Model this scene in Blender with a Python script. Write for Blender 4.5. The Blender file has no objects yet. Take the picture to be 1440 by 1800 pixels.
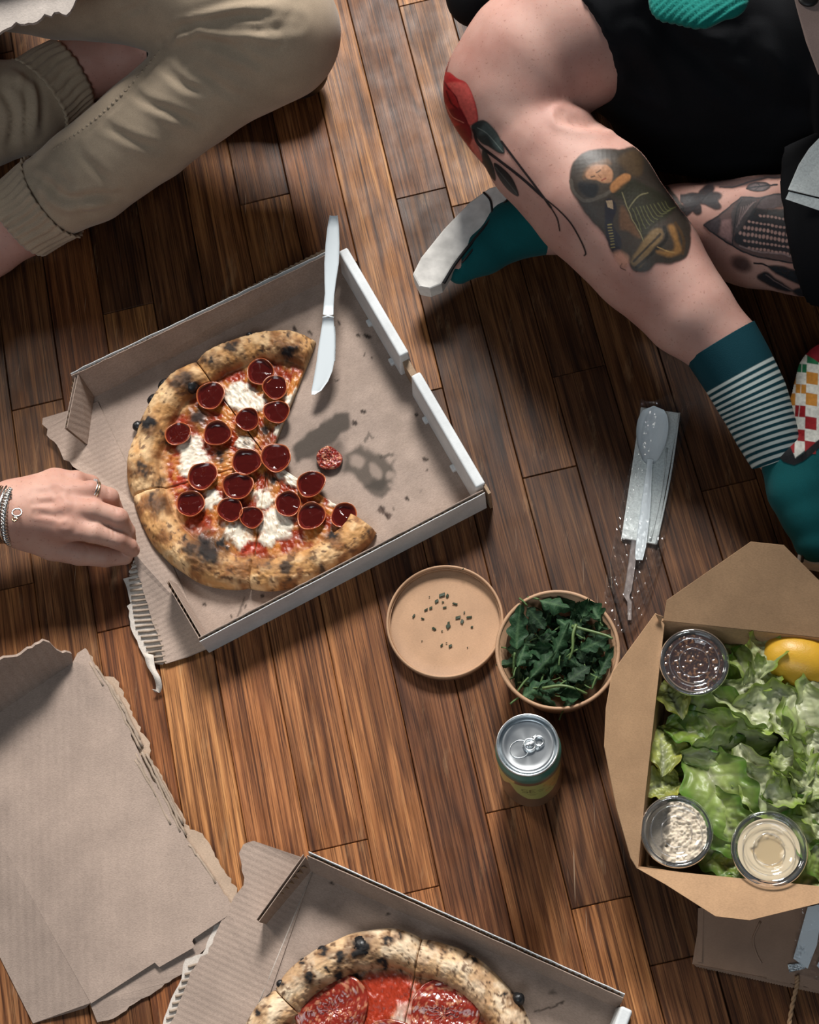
import bpy, bmesh, math, random
import numpy as np
from mathutils import Vector, Matrix
from mathutils.bvhtree import BVHTree
import openvdb

# ------------------------------------------------------------------ camera
SC = bpy.context.scene
FPX, TILT, CAMH, ROLL = 2694.68, .3724, 1.4603, -.2707
_c, _s = math.cos(ROLL), math.sin(ROLL)
_U = np.array([0, math.cos(TILT), math.sin(TILT)]); _F = np.array([0, math.sin(TILT), -math.cos(TILT)])
_R = np.array([_c, 0, 0]) + _s * _U
_V = np.array([-_s, 0, 0]) + _c * _U
_g = -math.atan2(_R[1], _R[0])
_Z = np.array([[math.cos(_g), -math.sin(_g), 0], [math.sin(_g), math.cos(_g), 0], [0, 0, 1]])
CR, CV, CF = _Z @ _R, _Z @ _V, _Z @ _F
_O = CF * (-CAMH / CF[2])
CAM = np.array([-_O[0], -_O[1], CAMH])          # world origin = floor point at the picture centre
cd = bpy.data.cameras.new('camera'); cam = bpy.data.objects.new('camera', cd)
SC.collection.objects.link(cam)
cd.sensor_fit = 'HORIZONTAL'; cd.sensor_width = 36; cd.lens = FPX / 1440 * 36; cd.clip_start = .02
M = Matrix.Identity(4)
for i in range(3):
    M[i][0], M[i][1], M[i][2], M[i][3] = CR[i], CV[i], -CF[i], CAM[i]
cam.matrix_world = M
cd.dof.use_dof = False
SC.camera = cam

# ------------------------------------------------------------------ world, windows, exposure
W = bpy.data.worlds.new('world'); SC.world = W; W.use_nodes = True
bg = W.node_tree.nodes['Background']; bg.inputs[0].default_value = (.62, .74, .9, 1); bg.inputs[1].default_value = .07
SC.view_settings.view_transform = 'Standard'; SC.view_settings.look = 'None'
SC.view_settings.exposure = -0.03; SC.view_settings.gamma = 1; SC.view_settings.use_curve_mapping = False

def window_light(name, az, el, dist, sx, sy, power, col, aim=(0, 0, 0)):
    a, e = math.radians(az), math.radians(el)
    d = Vector((math.cos(a) * math.cos(e), math.sin(a) * math.cos(e), math.sin(e)))
    l = bpy.data.lights.new(name, 'AREA'); l.shape = 'RECTANGLE'; l.size = sx; l.size_y = sy
    l.energy = power; l.color = col
    o = bpy.data.objects.new(name, l); SC.collection.objects.link(o)
    o.location = Vector(aim) + d * dist
    o.rotation_euler = (-d).to_track_quat('-Z', 'Y').to_euler()
    return o
window_light('window_light_north', 85, 43, 4.6, 1.1, 1.0, 330, (1, .965, .925), (-.05, -.1, 0))
window_light('window_light_west', 137, 36, 4.2, .8, .9, 62, (1, .93, .84), (-.1, -.2, 0))
window_light('window_light_south', -104, 52, 4.4, 2.0, 1.4, 36, (.90, .96, 1), (0, 0, 0))

# ------------------------------------------------------------------ helpers
rng = random.Random(7)
nrng = np.random.default_rng(11)
def px(x, y, z=0.):
    """photo pixel -> world point at height z"""
    d = (x - 720) * CR + (900 - y) * CV + FPX * CF
    return CAM + d * ((z - CAM[2]) / d[2])
def pv(x, y, z=0.): return Vector(px(x, y, z))
def proj(P):
    d = np.asarray(P, float).reshape(-1, 3) - CAM
    k = d @ CF
    return np.stack([720 + FPX * (d @ CR) / k, 900 - FPX * (d @ CV) / k], 1)

def srgb(r, g, b):
    f = lambda c: ((c / 255 + .055) / 1.055) ** 2.4 if c > 10 else c / 255 / 12.92
    return (f(r), f(g), f(b))

def tag(o, label, cat, group=None, kind=None):
    o['label'] = label; o['category'] = cat
    if group: o['group'] = group
    if kind: o['kind'] = kind
    return o
def empty(name, loc=(0, 0, 0), rz=0.):
    o = bpy.data.objects.new(name, None); SC.collection.objects.link(o)
    o.location = loc; o.rotation_euler = (0, 0, rz); o.empty_display_size = .02
    return o
def local(o):
    """world->local matrix of an unparented thing"""
    return (Matrix.Translation(o.location) @ o.rotation_euler.to_matrix().to_4x4()).inverted()

def obj(name, V, F, mat, parent=None, smooth=True, col=None, world=False, alpha=None):
    """V: n x 3; world=True when V is given in world space and the parent is a moved Empty"""
    V = np.asarray(V, dtype=float)
    if world and parent is not None:
        m = np.array(chain_local(parent)); V = V @ m[:3, :3].T + m[:3, 3]
    me = bpy.data.meshes.new(name)
    me.from_pydata([tuple(v) for v in V], [], [tuple(int(i) for i in f) for f in F])
    if smooth: me.polygons.foreach_set('use_smooth', [True] * len(me.polygons))
    if col is not None:
        c = np.ones((len(V), 4), np.float32); c[:, :3] = np.asarray(col)[:, :3]
        if alpha is not None: c[:, 3] = alpha
        a = me.attributes.new('Col', 'FLOAT_COLOR', 'POINT'); a.data.foreach_set('color', c.ravel())
    if mat is not None: me.materials.append(mat)
    me.update()
    o = bpy.data.objects.new(name, me); SC.collection.objects.link(o)
    if parent is not None: o.parent = parent
    return o
def chain_local(o):
    m = Matrix.Identity(4)
    while o is not None:
        m = (Matrix.Translation(o.location) @ o.rotation_euler.to_matrix().to_4x4() @ Matrix.Diagonal((*o.scale, 1))) @ m
        o = o.parent
    return m.inverted()
def mesh_from_bm(name, bm, mat, parent=None, smooth=False, world=False):
    bm.normal_update()
    V = np.array([v.co[:] for v in bm.verts]) ; bm.verts.index_update()
    F = [[v.index for v in f.verts] for f in bm.faces]; bm.free()
    return obj(name, V, F, mat, parent, smooth, world=world)

# ---- noise
def vnoise(P, seed=0):
    P = np.asarray(P, float)
    if P.shape[1] == 2: P = np.concatenate([P, np.zeros((len(P), 1))], 1)
    i = np.floor(P).astype(np.int64); f = P - i; f = f * f * (3 - 2 * f)
    def h(a, b, c):
        n = (a * 374761393 + b * 668265263 + c * 2147483647 + seed * 974711) & 0xffffffff
        n = ((n ^ (n >> 13)) * 1274126177) & 0xffffffff
        return ((n ^ (n >> 16)) & 0xffff) / 65535.
    r = 0
    for dx in (0, 1):
        for dy in (0, 1):
            for dz in (0, 1):
                w = (f[:, 0] if dx else 1 - f[:, 0]) * (f[:, 1] if dy else 1 - f[:, 1]) * (f[:, 2] if dz else 1 - f[:, 2])
                r = r + w * h(i[:, 0] + dx, i[:, 1] + dy, i[:, 2] + dz)
    return r
def fbm(P, oct=4, seed=0):
    r = 0; a = .5; P = np.asarray(P, float)
    for o in range(oct):
        r = r + a * vnoise(P * 2 ** o, seed + o); a *= .5
    return r / (1 - .5 ** oct)
def sstep(a, b, x):
    t = np.clip((x - a) / (b - a), 0, 1); return t * t * (3 - 2 * t)

# ---- 2D painting on vertices
def sd_line(P, pts):
    P = np.asarray(P, float); pts = np.asarray(pts, float); d = np.full(len(P), 1e9)
    for a, b in zip(pts[:-1], pts[1:]):
        ba = b - a; L = ba @ ba + 1e-12
        t = np.clip(((P - a) @ ba) / L, 0, 1)
        d = np.minimum(d, np.linalg.norm(P - a - t[:, None] * ba, axis=1))
    return d
def sd_poly(P, pts):
    pts = np.asarray(pts, float); d = sd_line(P, np.vstack([pts, pts[:1]]))
    ins = np.zeros(len(P), bool); j = len(pts) - 1
    for i in range(len(pts)):
        xi, yi = pts[i]; xj, yj = pts[j]
        c = ((yi > P[:, 1]) != (yj > P[:, 1])) & (P[:, 0] < (xj - xi) * (P[:, 1] - yi) / (yj - yi + 1e-12) + xi)
        ins ^= c; j = i
    return np.where(ins, -d, d)
def paint(Q, shapes, col=None, alpha=None):
    """Q n x 2 points; shapes: ('p', pts, rgb, a, soft) polygon, ('l', pts, rgb, a, width) line, ('e', (cx,cy,rx,ry,rot), rgb, a, soft)"""
    n = len(Q)
    if col is None: col = np.zeros((n, 3))
    if alpha is None: alpha = np.zeros(n)
    for kind, pts, rgb, a, w in shapes:
        if kind == 'p': m = 1 - sstep(-w, w, sd_poly(Q, pts))
        elif kind == 'l': m = 1 - sstep(w * .5 - .7, w * .5 + .7, sd_line(Q, pts))
        else:
            cx, cy, rx, ry, ro = pts; c_, s_ = math.cos(ro), math.sin(ro)
            dx, dy = Q[:, 0] - cx, Q[:, 1] - cy
            e = np.sqrt(((dx * c_ + dy * s_) / rx) ** 2 + ((-dx * s_ + dy * c_) / ry) ** 2)
            m = 1 - sstep(1 - w, 1 + w, e)
        m = m * a
        na = m + alpha * (1 - m)
        col[:] = np.where(na[:, None] > 1e-6, (np.asarray(rgb)[None] * m[:, None] + col * (alpha * (1 - m))[:, None]) / np.maximum(na, 1e-6)[:, None], col)
        alpha[:] = na
    return col, alpha
def catmull(pts, n):
    pts = np.asarray(pts, float); P = np.vstack([2 * pts[0] - pts[1], pts, 2 * pts[-1] - pts[-2]])
    out = []
    for t in np.linspace(0, len(pts) - 1, n):
        i = min(int(t), len(pts) - 2); u = t - i
        a, b, c, d = P[i:i + 4]
        out.append(.5 * ((2 * b) + (-a + c) * u + (2 * a - 5 * b + 4 * c - d) * u * u + (-a + 3 * b - 3 * c + d) * u ** 3))
    return np.array(out)

# ---- meshing helpers
def sdf_mesh(prims, vox, k=.01, fn=None):
    """prims: (a, b, ra, rb[, k]) tapered capsules in world space, smooth-unioned"""
    A = np.array([p[0] for p in prims] + [p[1] for p in prims], float)
    R = max(max(p[2], p[3]) for p in prims) + 3 * vox + k
    lo = A.min(0) - R; hi = A.max(0) + R
    n = np.ceil((hi - lo) / vox).astype(int) + 1
    gx, gy, gz = [(lo[i] + np.arange(n[i]) * vox).astype(np.float32) for i in range(3)]
    X, Y, Zz = gx[:, None, None], gy[None, :, None], gz[None, None, :]
    D = None
    for p in prims:
        a, b = np.asarray(p[0], np.float32), np.asarray(p[1], np.float32); ba = b - a; L = float(ba @ ba) + 1e-9
        t = np.clip(((X - a[0]) * ba[0] + (Y - a[1]) * ba[1] + (Zz - a[2]) * ba[2]) / L, 0, 1)
        d = np.sqrt((X - a[0] - t * ba[0]) ** 2 + (Y - a[1] - t * ba[1]) ** 2 + (Zz - a[2] - t * ba[2]) ** 2) - (p[2] + (p[3] - p[2]) * t)
        if D is None: D = d; continue
        kk = p[4] if len(p) > 4 else k
        if kk < 0:                        # negative: smooth subtraction
            kk = -kk; h = np.clip(.5 - .5 * (D + d) / kk, 0, 1); D = D * (1 - h) - d * h + kk * h * (1 - h)
        else:
            h = np.clip(.5 + .5 * (D - d) / kk, 0, 1); D = D * (1 - h) + d * h - kk * h * (1 - h)
    if fn is not None: D = fn(X, Y, Zz, D)
    g = openvdb.FloatGrid(3 * vox); g.copyFromArray(np.clip(D, -3 * vox, 3 * vox).astype(np.float32))
    g.transform = openvdb.createLinearTransform(voxelSize=vox)
    pts, tris, quads = g.convertToPolygons(isovalue=0.0, adaptivity=0.0)
    V = np.asarray(pts, float) + lo
    F = [tuple(q) for q in quads] + [tuple(q) for q in tris]
    # orientation: outward
    if F:
        V0 = V; q = np.array([f[:3] for f in F[:2000]])
        nn = np.cross(V0[q[:, 1]] - V0[q[:, 0]], V0[q[:, 2]] - V0[q[:, 0]])
        vol = np.einsum('ij,ij->i', V0[q[:, 0]] - V0.mean(0), nn).sum()
        if vol < 0: F = [f[::-1] for f in F]
    return V, F
def vnormals(V, F):
    N = np.zeros_like(V)
    Q = np.array([f if len(f) == 4 else (*f, f[2]) for f in F])
    n = np.cross(V[Q[:, 2]] - V[Q[:, 0]], V[Q[:, 3]] - V[Q[:, 1]])
    for i in range(4): np.add.at(N, Q[:, i], n)
    return N / (np.linalg.norm(N, axis=1, keepdims=True) + 1e-12)
def grid_faces(nu, nv, wrap=False):
    F = []
    for i in range(nu - 1):
        for j in range(nv if wrap else nv - 1):
            j2 = (j + 1) % nv
            F.append((i * nv + j, i * nv + j2, (i + 1) * nv + j2, (i + 1) * nv + j))
    return F
def tube(path, rad, seg=12, caps=True, squash=1., ripple=None):
    path = np.asarray(path, float); n = len(path); rad = np.broadcast_to(rad, (n,)).astype(float)
    T = np.gradient(path, axis=0); T /= np.linalg.norm(T, axis=1, keepdims=True) + 1e-12
    up = np.array([0, 0, 1.]) if abs(T[0][2]) < .9 else np.array([1., 0, 0])
    V = []; a = np.arange(seg) / seg * 2 * np.pi
    b = np.cross(T[0], up); b /= np.linalg.norm(b)
    for i in range(n):
        b = b - T[i] * (b @ T[i]); b /= np.linalg.norm(b); c = np.cross(b, T[i])
        rr = rad[i] * (1 if ripple is None else ripple(i / (n - 1), a))
        V.append(path[i] + (np.cos(a) * rr)[:, None] * b + (np.sin(a) * rr * squash)[:, None] * c)
    V = np.vstack(V); F = grid_faces(n, seg, True)
    if caps:
        F.append(tuple(range(seg))[::-1]); F.append(tuple((n - 1) * seg + i for i in range(seg)))
    return V, F
def lathe(prof, seg=48, cap0=True, cap1=True, fn=None):
    prof = np.asarray(prof, float); a = np.arange(seg) / seg * 2 * np.pi
    V = np.vstack([np.stack([r * np.cos(a), r * np.sin(a), np.full(seg, z)], 1) for r, z in prof])
    F = [f[::-1] for f in grid_faces(len(prof), seg, True)]
    F = [tuple(reversed(f)) for f in F]
    if cap0: F.append(tuple(range(seg))[::-1])
    if cap1: F.append(tuple((len(prof) - 1) * seg + i for i in range(seg)))
    if fn: V = fn(V)
    return V, F
def slab(pts, th):
    """thick sheet from a 3D outline (planar or nearly), extruded by th along its normal to both ... top face = given outline"""
    P = np.asarray(pts, float); n = len(P); c = P.mean(0)
    nn = np.zeros(3)
    for i in range(n): nn += np.cross(P[i] - c, P[(i + 1) % n] - c)
    nn /= np.linalg.norm(nn) + 1e-12
    V = np.vstack([P, P - nn * th]); F = [tuple(range(n)), tuple(range(2 * n - 1, n - 1, -1))]
    F += [((i + 1) % n, i, n + i, n + (i + 1) % n) for i in range(n)]
    return V, F
def join(*parts):
    V = []; F = []; o = 0
    for v, f in parts:
        V.append(np.asarray(v, float)); F += [tuple(i + o for i in q) for q in f]; o += len(v)
    return np.vstack(V), F
def boxm(c, s, R=None):
    c = np.asarray(c, float); s = np.asarray(s, float) / 2
    V = np.array([[x, y, z] for x in (-1, 1) for y in (-1, 1) for z in (-1, 1)], float) * s
    if R is not None: V = V @ np.asarray(R).T
    F = [(0, 1, 3, 2), (4, 6, 7, 5), (0, 4, 5, 1), (2, 3, 7, 6), (0, 2, 6, 4), (1, 5, 7, 3)]
    return V + c, F
def bevel(o, w, seg=2, ang=30):
    m = o.modifiers.new('bevel', 'BEVEL'); m.width = w; m.segments = seg; m.limit_method = 'ANGLE'; m.angle_limit = math.radians(ang)
    return o
def torn(pts, amp, step, seed):
    """roughen a 2D polyline"""
    r = np.random.default_rng(seed); out = []
    pts = np.asarray(pts, float)
    for a, b in zip(pts[:-1], pts[1:]):
        L = np.linalg.norm(b - a); n = max(1, int(L / step)); nv = np.zeros(len(a)); nv[:2] = np.array([-(b - a)[1], (b - a)[0]]) / (L + 1e-9)
        for i in range(n):
            out.append(a + (b - a) * i / n + nv * (r.normal() * amp if i else 0))
    out.append(pts[-1]); return np.array(out)

# ------------------------------------------------------------------ materials
def new_mat(name):
    m = bpy.data.materials.new(name); m.use_nodes = True
    nt = m.node_tree; b = nt.nodes['Principled BSDF']
    return m, nt, b
def N(nt, t, **kw):
    n = nt.nodes.new(t)
    for k, v in kw.items(): setattr(n, k, v)
    return n
def ramp(nt, fac, stops):
    r = N(nt, 'ShaderNodeValToRGB'); e = r.color_ramp.elements
    while len(e) < len(stops): e.new(.5)
    for i, (p, c) in enumerate(stops): e[i].position = p; e[i].color = (*c, 1) if len(c) == 3 else c
    nt.links.new(fac, r.inputs[0]); return r.outputs[0]
def texco(nt, scale=(1, 1, 1), kind='Object', rot=(0, 0, 0)):
    t = N(nt, 'ShaderNodeTexCoord'); m = N(nt, 'ShaderNodeMapping'); m.inputs['Scale'].default_value = scale; m.inputs['Rotation'].default_value = rot
    nt.links.new(t.outputs[kind], m.inputs[0]); return m.outputs[0]
def noise(nt, vec, scale, detail=3, rough=.5, out='Fac'):
    n = N(nt, 'ShaderNodeTexNoise'); n.inputs['Scale'].default_value = scale; n.inputs['Detail'].default_value = detail; n.inputs['Roughness'].default_value = rough
    nt.links.new(vec, n.inputs['Vector']); return n.outputs[out]
def mixc(nt, a, b, fac, mode='MIX'):
    m = N(nt, 'ShaderNodeMix', data_type='RGBA', blend_type=mode)
    for s, v in ((m.inputs[0], fac), (m.inputs[6], a), (m.inputs[7], b)):
        if hasattr(v, 'is_linked'): nt.links.new(v, s)
        elif isinstance(v, (int, float)): s.default_value = v
        else: s.default_value = (*v, 1)
    return m.outputs[2]
def bump(nt, b, h, strength=.2, dist=.001):
    n = N(nt, 'ShaderNodeBump'); n.inputs['Strength'].default_value = strength; n.inputs['Distance'].default_value = dist
    nt.links.new(h, n.inputs['Height']); nt.links.new(n.outputs[0], b.inputs['Normal']); return n
def simple(name, col, rough=.5, metal=0., nscale=0, namp=.15, bscale=0, bstr=.2, bdist=.0005, sss=0, coat=0, spec=.5, trans=0, stretch=(1, 1, 1)):
    m, nt, b = new_mat(name)
    b.inputs['Base Color'].default_value = (*col, 1); b.inputs['Roughness'].default_value = rough; b.inputs['Metallic'].default_value = metal
    b.inputs['Specular IOR Level'].default_value = spec; b.inputs['Coat Weight'].default_value = coat
    if coat: b.inputs['Coat Roughness'].default_value = .08
    if trans: b.inputs['Transmission Weight'].default_value = trans
    if sss: b.inputs['Subsurface Weight'].default_value = sss; b.inputs['Subsurface Radius'].default_value = (1, .35, .2); b.inputs['Subsurface Scale'].default_value = .004
    v = texco(nt, stretch)
    if nscale:
        f = noise(nt, v, nscale, 4)
        nt.links.new(ramp(nt, f, [(.3, tuple(c * (1 - namp) for c in col)), (.7, tuple(min(1, c * (1 + namp)) for c in col))]), b.inputs['Base Color'])
    if bscale: bump(nt, b, noise(nt, v, bscale, 3), bstr, bdist)
    return m
def vcol(name, rough=.5, sss=0, bscale=0, bstr=.3, bdist=.0006, coat=0, spec=.5, rough_noise=None, alpha=False, metal=0, trl=0):
    m, nt, b = new_mat(name)
    a = N(nt, 'ShaderNodeAttribute'); a.attribute_name = 'Col'
    nt.links.new(a.outputs['Color'], b.inputs['Base Color']); b.inputs['Roughness'].default_value = rough; b.inputs['Metallic'].default_value = metal
    b.inputs['Specular IOR Level'].default_value = spec; b.inputs['Coat Weight'].default_value = coat
    if coat: b.inputs['Coat Roughness'].default_value = .1
    if sss: b.inputs['Subsurface Weight'].default_value = sss; b.inputs['Subsurface Radius'].default_value = (.8, .5, .25); b.inputs['Subsurface Scale'].default_value = .003
    v = texco(nt)
    if bscale: bump(nt, b, noise(nt, v, bscale, 4, .6), bstr, bdist)
    if rough_noise:
        r = ramp(nt, noise(nt, v, rough_noise[0], 2), [(.35, (rough_noise[1],) * 3), (.65, (rough_noise[2],) * 3)]); nt.links.new(r, b.inputs['Roughness'])
    if alpha: nt.links.new(a.outputs['Alpha'], b.inputs['Alpha'])
    if trl:
        t = N(nt, 'ShaderNodeBsdfTranslucent'); nt.links.new(a.outputs['Color'], t.inputs[0])
        mx = N(nt, 'ShaderNodeMixShader'); mx.inputs[0].default_value = trl
        nt.links.new(b.outputs[0], mx.inputs[1]); nt.links.new(t.outputs[0], mx.inputs[2])
        nt.links.new(mx.outputs[0], nt.nodes['Material Output'].inputs[0])
    return m

def make_wood():
    m, nt, b = new_mat('oak_plank')
    oi = N(nt, 'ShaderNodeObjectInfo'); t = N(nt, 'ShaderNodeTexCoord')
    add = N(nt, 'ShaderNodeVectorMath', operation='ADD'); mul = N(nt, 'ShaderNodeVectorMath', operation='MULTIPLY'); mul.inputs[1].default_value = (3.7, 9.1, 5.3)
    cmb = N(nt, 'ShaderNodeCombineXYZ')
    for i in range(3): nt.links.new(oi.outputs['Random'], cmb.inputs[i])
    nt.links.new(cmb.outputs[0], mul.inputs[0]); nt.links.new(t.outputs['Object'], add.inputs[0]); nt.links.new(mul.outputs[0], add.inputs[1])
    def mp(s):
        q = N(nt, 'ShaderNodeMapping'); q.inputs['Scale'].default_value = s; nt.links.new(add.outputs[0], q.inputs[0]); return q.outputs[0]
    # cathedral figure: warped distance field along the board
    warp = noise(nt, mp((14, 2.2, 1)), 1.0, 3, .55)
    wv = N(nt, 'ShaderNodeMath', operation='MULTIPLY'); wv.inputs[1].default_value = 26.; nt.links.new(warp, wv.inputs[0])
    sn = N(nt, 'ShaderNodeMath', operation='SINE'); nt.links.new(wv.outputs[0], sn.inputs[0])
    fig = N(nt, 'ShaderNodeMapRange'); fig.inputs[1].default_value = -1; nt.links.new(sn.outputs[0], fig.inputs[0])
    streak = noise(nt, mp((210, 4.2, 1)), 1., 6, .68)
    pores = noise(nt, mp((760, 15, 1)), 1., 3, .6)
    big = noise(nt, mp((9, 1.6, 1)), 1., 3)
    c = ramp(nt, streak, [(.24, (.022, .0085, .0040)), (.42, (.098, .043, .0175)), (.57, (.185, .090, .036)), (.78, (.310, .178, .080))])
    dk = ramp(nt, fig.outputs[0], [(0, (.30, .24, .22)), (.22, (.85, .82, .80)), (1, (1, 1, 1))])
    c = mixc(nt, c, dk, .62, 'MULTIPLY')
    pr = ramp(nt, pores, [(.34, (.16, .12, .10)), (.50, (1, 1, 1))])
    c = mixc(nt, c, pr, .75, 'MULTIPLY')
    ves = noise(nt, mp((330, 2.6, 1)), 1., 4, .62)
    c = mixc(nt, c, ramp(nt, ves, [(.36, (.30, .24, .20)), (.46, (1, 1, 1)), (.66, (1.12, 1.1, 1.06))]), .85, 'MULTIPLY')
    bgc = ramp(nt, big, [(.3, (.78, .76, .74)), (.7, (1.16, 1.14, 1.12))])
    c = mixc(nt, c, bgc, .8, 'MULTIPLY')
    c = mixc(nt, c, oi.outputs['Color'], 1., 'MULTIPLY')
    # boards turn paler and more golden over one broad, soft-edged area
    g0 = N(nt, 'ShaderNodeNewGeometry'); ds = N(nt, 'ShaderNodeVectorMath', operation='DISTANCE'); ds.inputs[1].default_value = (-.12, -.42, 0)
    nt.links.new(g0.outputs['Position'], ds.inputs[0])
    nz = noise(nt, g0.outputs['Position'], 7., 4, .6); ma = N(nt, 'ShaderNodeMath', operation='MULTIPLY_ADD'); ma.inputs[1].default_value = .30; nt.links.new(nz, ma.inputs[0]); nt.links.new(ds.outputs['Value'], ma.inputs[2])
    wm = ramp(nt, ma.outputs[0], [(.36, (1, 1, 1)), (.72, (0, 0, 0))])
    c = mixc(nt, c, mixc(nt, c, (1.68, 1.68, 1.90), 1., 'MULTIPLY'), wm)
    # worn, scuffed finish in patches (bare paler wood), fine scratches
    g = N(nt, 'ShaderNodeNewGeometry')
    def gm(s, r=0):
        q = N(nt, 'ShaderNodeMapping'); q.inputs['Scale'].default_value = s; q.inputs['Rotation'].default_value = (0, 0, r); nt.links.new(g.outputs['Position'], q.inputs[0]); return q.outputs[0]
    wear = ramp(nt, noise(nt, gm((46, 9, 1), -.21), 1., 7, .72), [(.58, (0, 0, 0)), (.72, (1, 1, 1))])
    c = mixc(nt, c, (.36, .22, .115), mixc(nt, (0, 0, 0), wear, .38))
    scr = ramp(nt, noise(nt, gm((700, 16, 1), 1.25), 1., 1), [(.71, (0, 0, 0)), (.76, (1, 1, 1))])
    scm = ramp(nt, noise(nt, gm((7, 7, 1)), 1., 2), [(.52, (0, 0, 0)), (.62, (1, 1, 1))])
    scr = mixc(nt, (0, 0, 0), scr, scm)
    c = mixc(nt, c, (.42, .30, .2), mixc(nt, (0, 0, 0), scr, .5))
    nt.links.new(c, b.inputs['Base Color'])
    rr = ramp(nt, noise(nt, gm((30, 24, 1)), 1., 4), [(.3, (.42,) * 3), (.7, (.62,) * 3)])
    nt.links.new(rr, b.inputs['Roughness']); b.inputs['Specular IOR Level'].default_value = .26
    bump(nt, b, pores, .25, .0006)
    return m
WOOD = make_wood()

def make_kraft(name, col, flute=420., axis=0, fl=.08, bstr=.25, stain=False, speck=.1):
    m, nt, b = new_mat(name)
    v = texco(nt)
    f = noise(nt, v, 26, 5, .6); f2 = noise(nt, texco(nt, (1, 3, 1)), 500, 3, .6)
    lo = tuple(c * .86 for c in col); hi = tuple(min(1, c * 1.10) for c in col)
    c = ramp(nt, f, [(.3, lo), (.7, hi)])
    c = mixc(nt, c, ramp(nt, f2, [(.35, (1 - speck * 1.8,) * 3), (.6, (1.04,) * 3)]), 1., 'MULTIPLY')
    if stain:
        a = N(nt, 'ShaderNodeAttribute'); a.attribute_name = 'Col'
        c = mixc(nt, c, a.outputs['Color'], a.outputs['Alpha'])
    nt.links.new(c, b.inputs['Base Color'])
    b.inputs['Roughness'].default_value = .78; b.inputs['Specular IOR Level'].default_value = .25
    if flute:
        s = N(nt, 'ShaderNodeSeparateXYZ'); nt.links.new(v, s.inputs[0])
        w = N(nt, 'ShaderNodeMath', operation='MULTIPLY'); w.inputs[1].default_value = flute; nt.links.new(s.outputs[axis], w.inputs[0])
        sn = N(nt, 'ShaderNodeMath', operation='SINE'); nt.links.new(w.outputs[0], sn.inputs[0])
        ad = N(nt, 'ShaderNodeMath', operation='MULTIPLY_ADD'); ad.inputs[1].default_value = fl; nt.links.new(sn.outputs[0], ad.inputs[0]); nt.links.new(f2, ad.inputs[2])
        bump(nt, b, ad.outputs[0], bstr, .0012)
    else: bump(nt, b, f2, bstr * .6, .0006)
    return m
KR = (.385, .296, .244)
KRAFT = make_kraft('corrugated_kraft', KR, axis=0, fl=.35)
KRAFTY = make_kraft('corrugated_kraft_cross', KR, axis=1, fl=.4, flute=1100, bstr=.26)
KSTAIN = make_kraft('corrugated_kraft_stained', KR, axis=1, fl=.2, stain=True)
KEDGE = make_kraft('corrugated_edge', (.33, .23, .15), flute=0)
KFLUTE = make_kraft('corrugated_flute', (.36, .28, .215), flute=0)
KWHITE = make_kraft('white_coated_board', (.66, .69, .70), flute=0, speck=.02)
KTEAR = make_kraft('torn_paper', (.62, .56, .50), flute=0)
KTAN = make_kraft('torn_kraft_liner', (.46, .34, .25), flute=0)
KBOX = make_kraft('smooth_kraft_board', (.46, .285, .160), flute=0, bstr=.12, speck=.07)
KBOWL = make_kraft('kraft_cup_paper', (.45, .275, .165), flute=0, bstr=.1, speck=.05)
KBOWL.node_tree.nodes['Principled BSDF'].inputs['Roughness'].default_value = .45
def make_skin(name, col):
    m, nt, b = new_mat(name)
    v = texco(nt)
    f = noise(nt, v, 18, 4, .55); f2 = noise(nt, v, 420, 2, .5); f3 = noise(nt, v, 900, 2)
    c = ramp(nt, f, [(.28, (col[0] * .80, col[1] * .68, col[2] * .66)), (.72, (col[0] * 1.06, col[1] * 1.10, col[2] * 1.1))])
    c = mixc(nt, c, ramp(nt, f2, [(.28, (.55, .42, .38)), (.36, (1, 1, 1))]), .55, 'MULTIPLY')
    nt.links.new(c, b.inputs['Base Color']); b.inputs['Roughness'].default_value = .56; b.inputs['Specular IOR Level'].default_value = .3
    b.inputs['Subsurface Weight'].default_value = .25; b.inputs['Subsurface Radius'].default_value = (1, .35, .2); b.inputs['Subsurface Scale'].default_value = .004
    bump(nt, b, f3, .12, .0005)
    return m
SKIN = make_skin('skin_leg', (.53, .315, .262))
SKINH = make_skin('skin_hand', (.56, .335, .262))
def make_cloth(name, col, scale=1400, bstr=.25, rough=.85, sheen=.2, nm=.10):
    m, nt, b = new_mat(name)
    v = texco(nt); f = noise(nt, v, 30, 4); f2 = noise(nt, v, scale, 2, .6)
    c = ramp(nt, f, [(.3, tuple(x * (1 - nm) for x in col)), (.7, tuple(x * (1 + nm) for x in col))])
    c = mixc(nt, c, ramp(nt, f2, [(.3, (.82,) * 3), (.6, (1.04,) * 3)]), 1., 'MULTIPLY')
    nt.links.new(c, b.inputs['Base Color']); b.inputs['Roughness'].default_value = rough; b.inputs['Specular IOR Level'].default_value = .2
    b.inputs['Sheen Weight'].default_value = sheen
    bump(nt, b, f2, bstr, .0006); return m
BEIGE = make_cloth('khaki_twill', (.43, .338, .240))
BLACK = make_cloth('black_jersey', (.0055, .0062, .008), sheen=.0)
TEAL = make_cloth('teal_canvas', (.003, .088, .095), sheen=.05)
TEALK = make_cloth('teal_knit', (.003, .16, .135), 500, .6, sheen=.1)
MAUVE = make_cloth('mauve_denim', (.32, .235, .21))
RUBW = simple('white_rubber', (.66, .64, .60), .6, nscale=60, namp=.22, bscale=300, bstr=.2)
RUBK = simple('black_rubber', (.008, .008, .009), .5)
PLAST = simple('white_plastic', (.78, .85, .88), .38, spec=.4)
NAPK = make_cloth('paper_napkin', (.80, .86, .85), 500, .5, sheen=0, nm=.03)
SILVER = simple('silver', (.72, .70, .67), .22, 1.)
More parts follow.
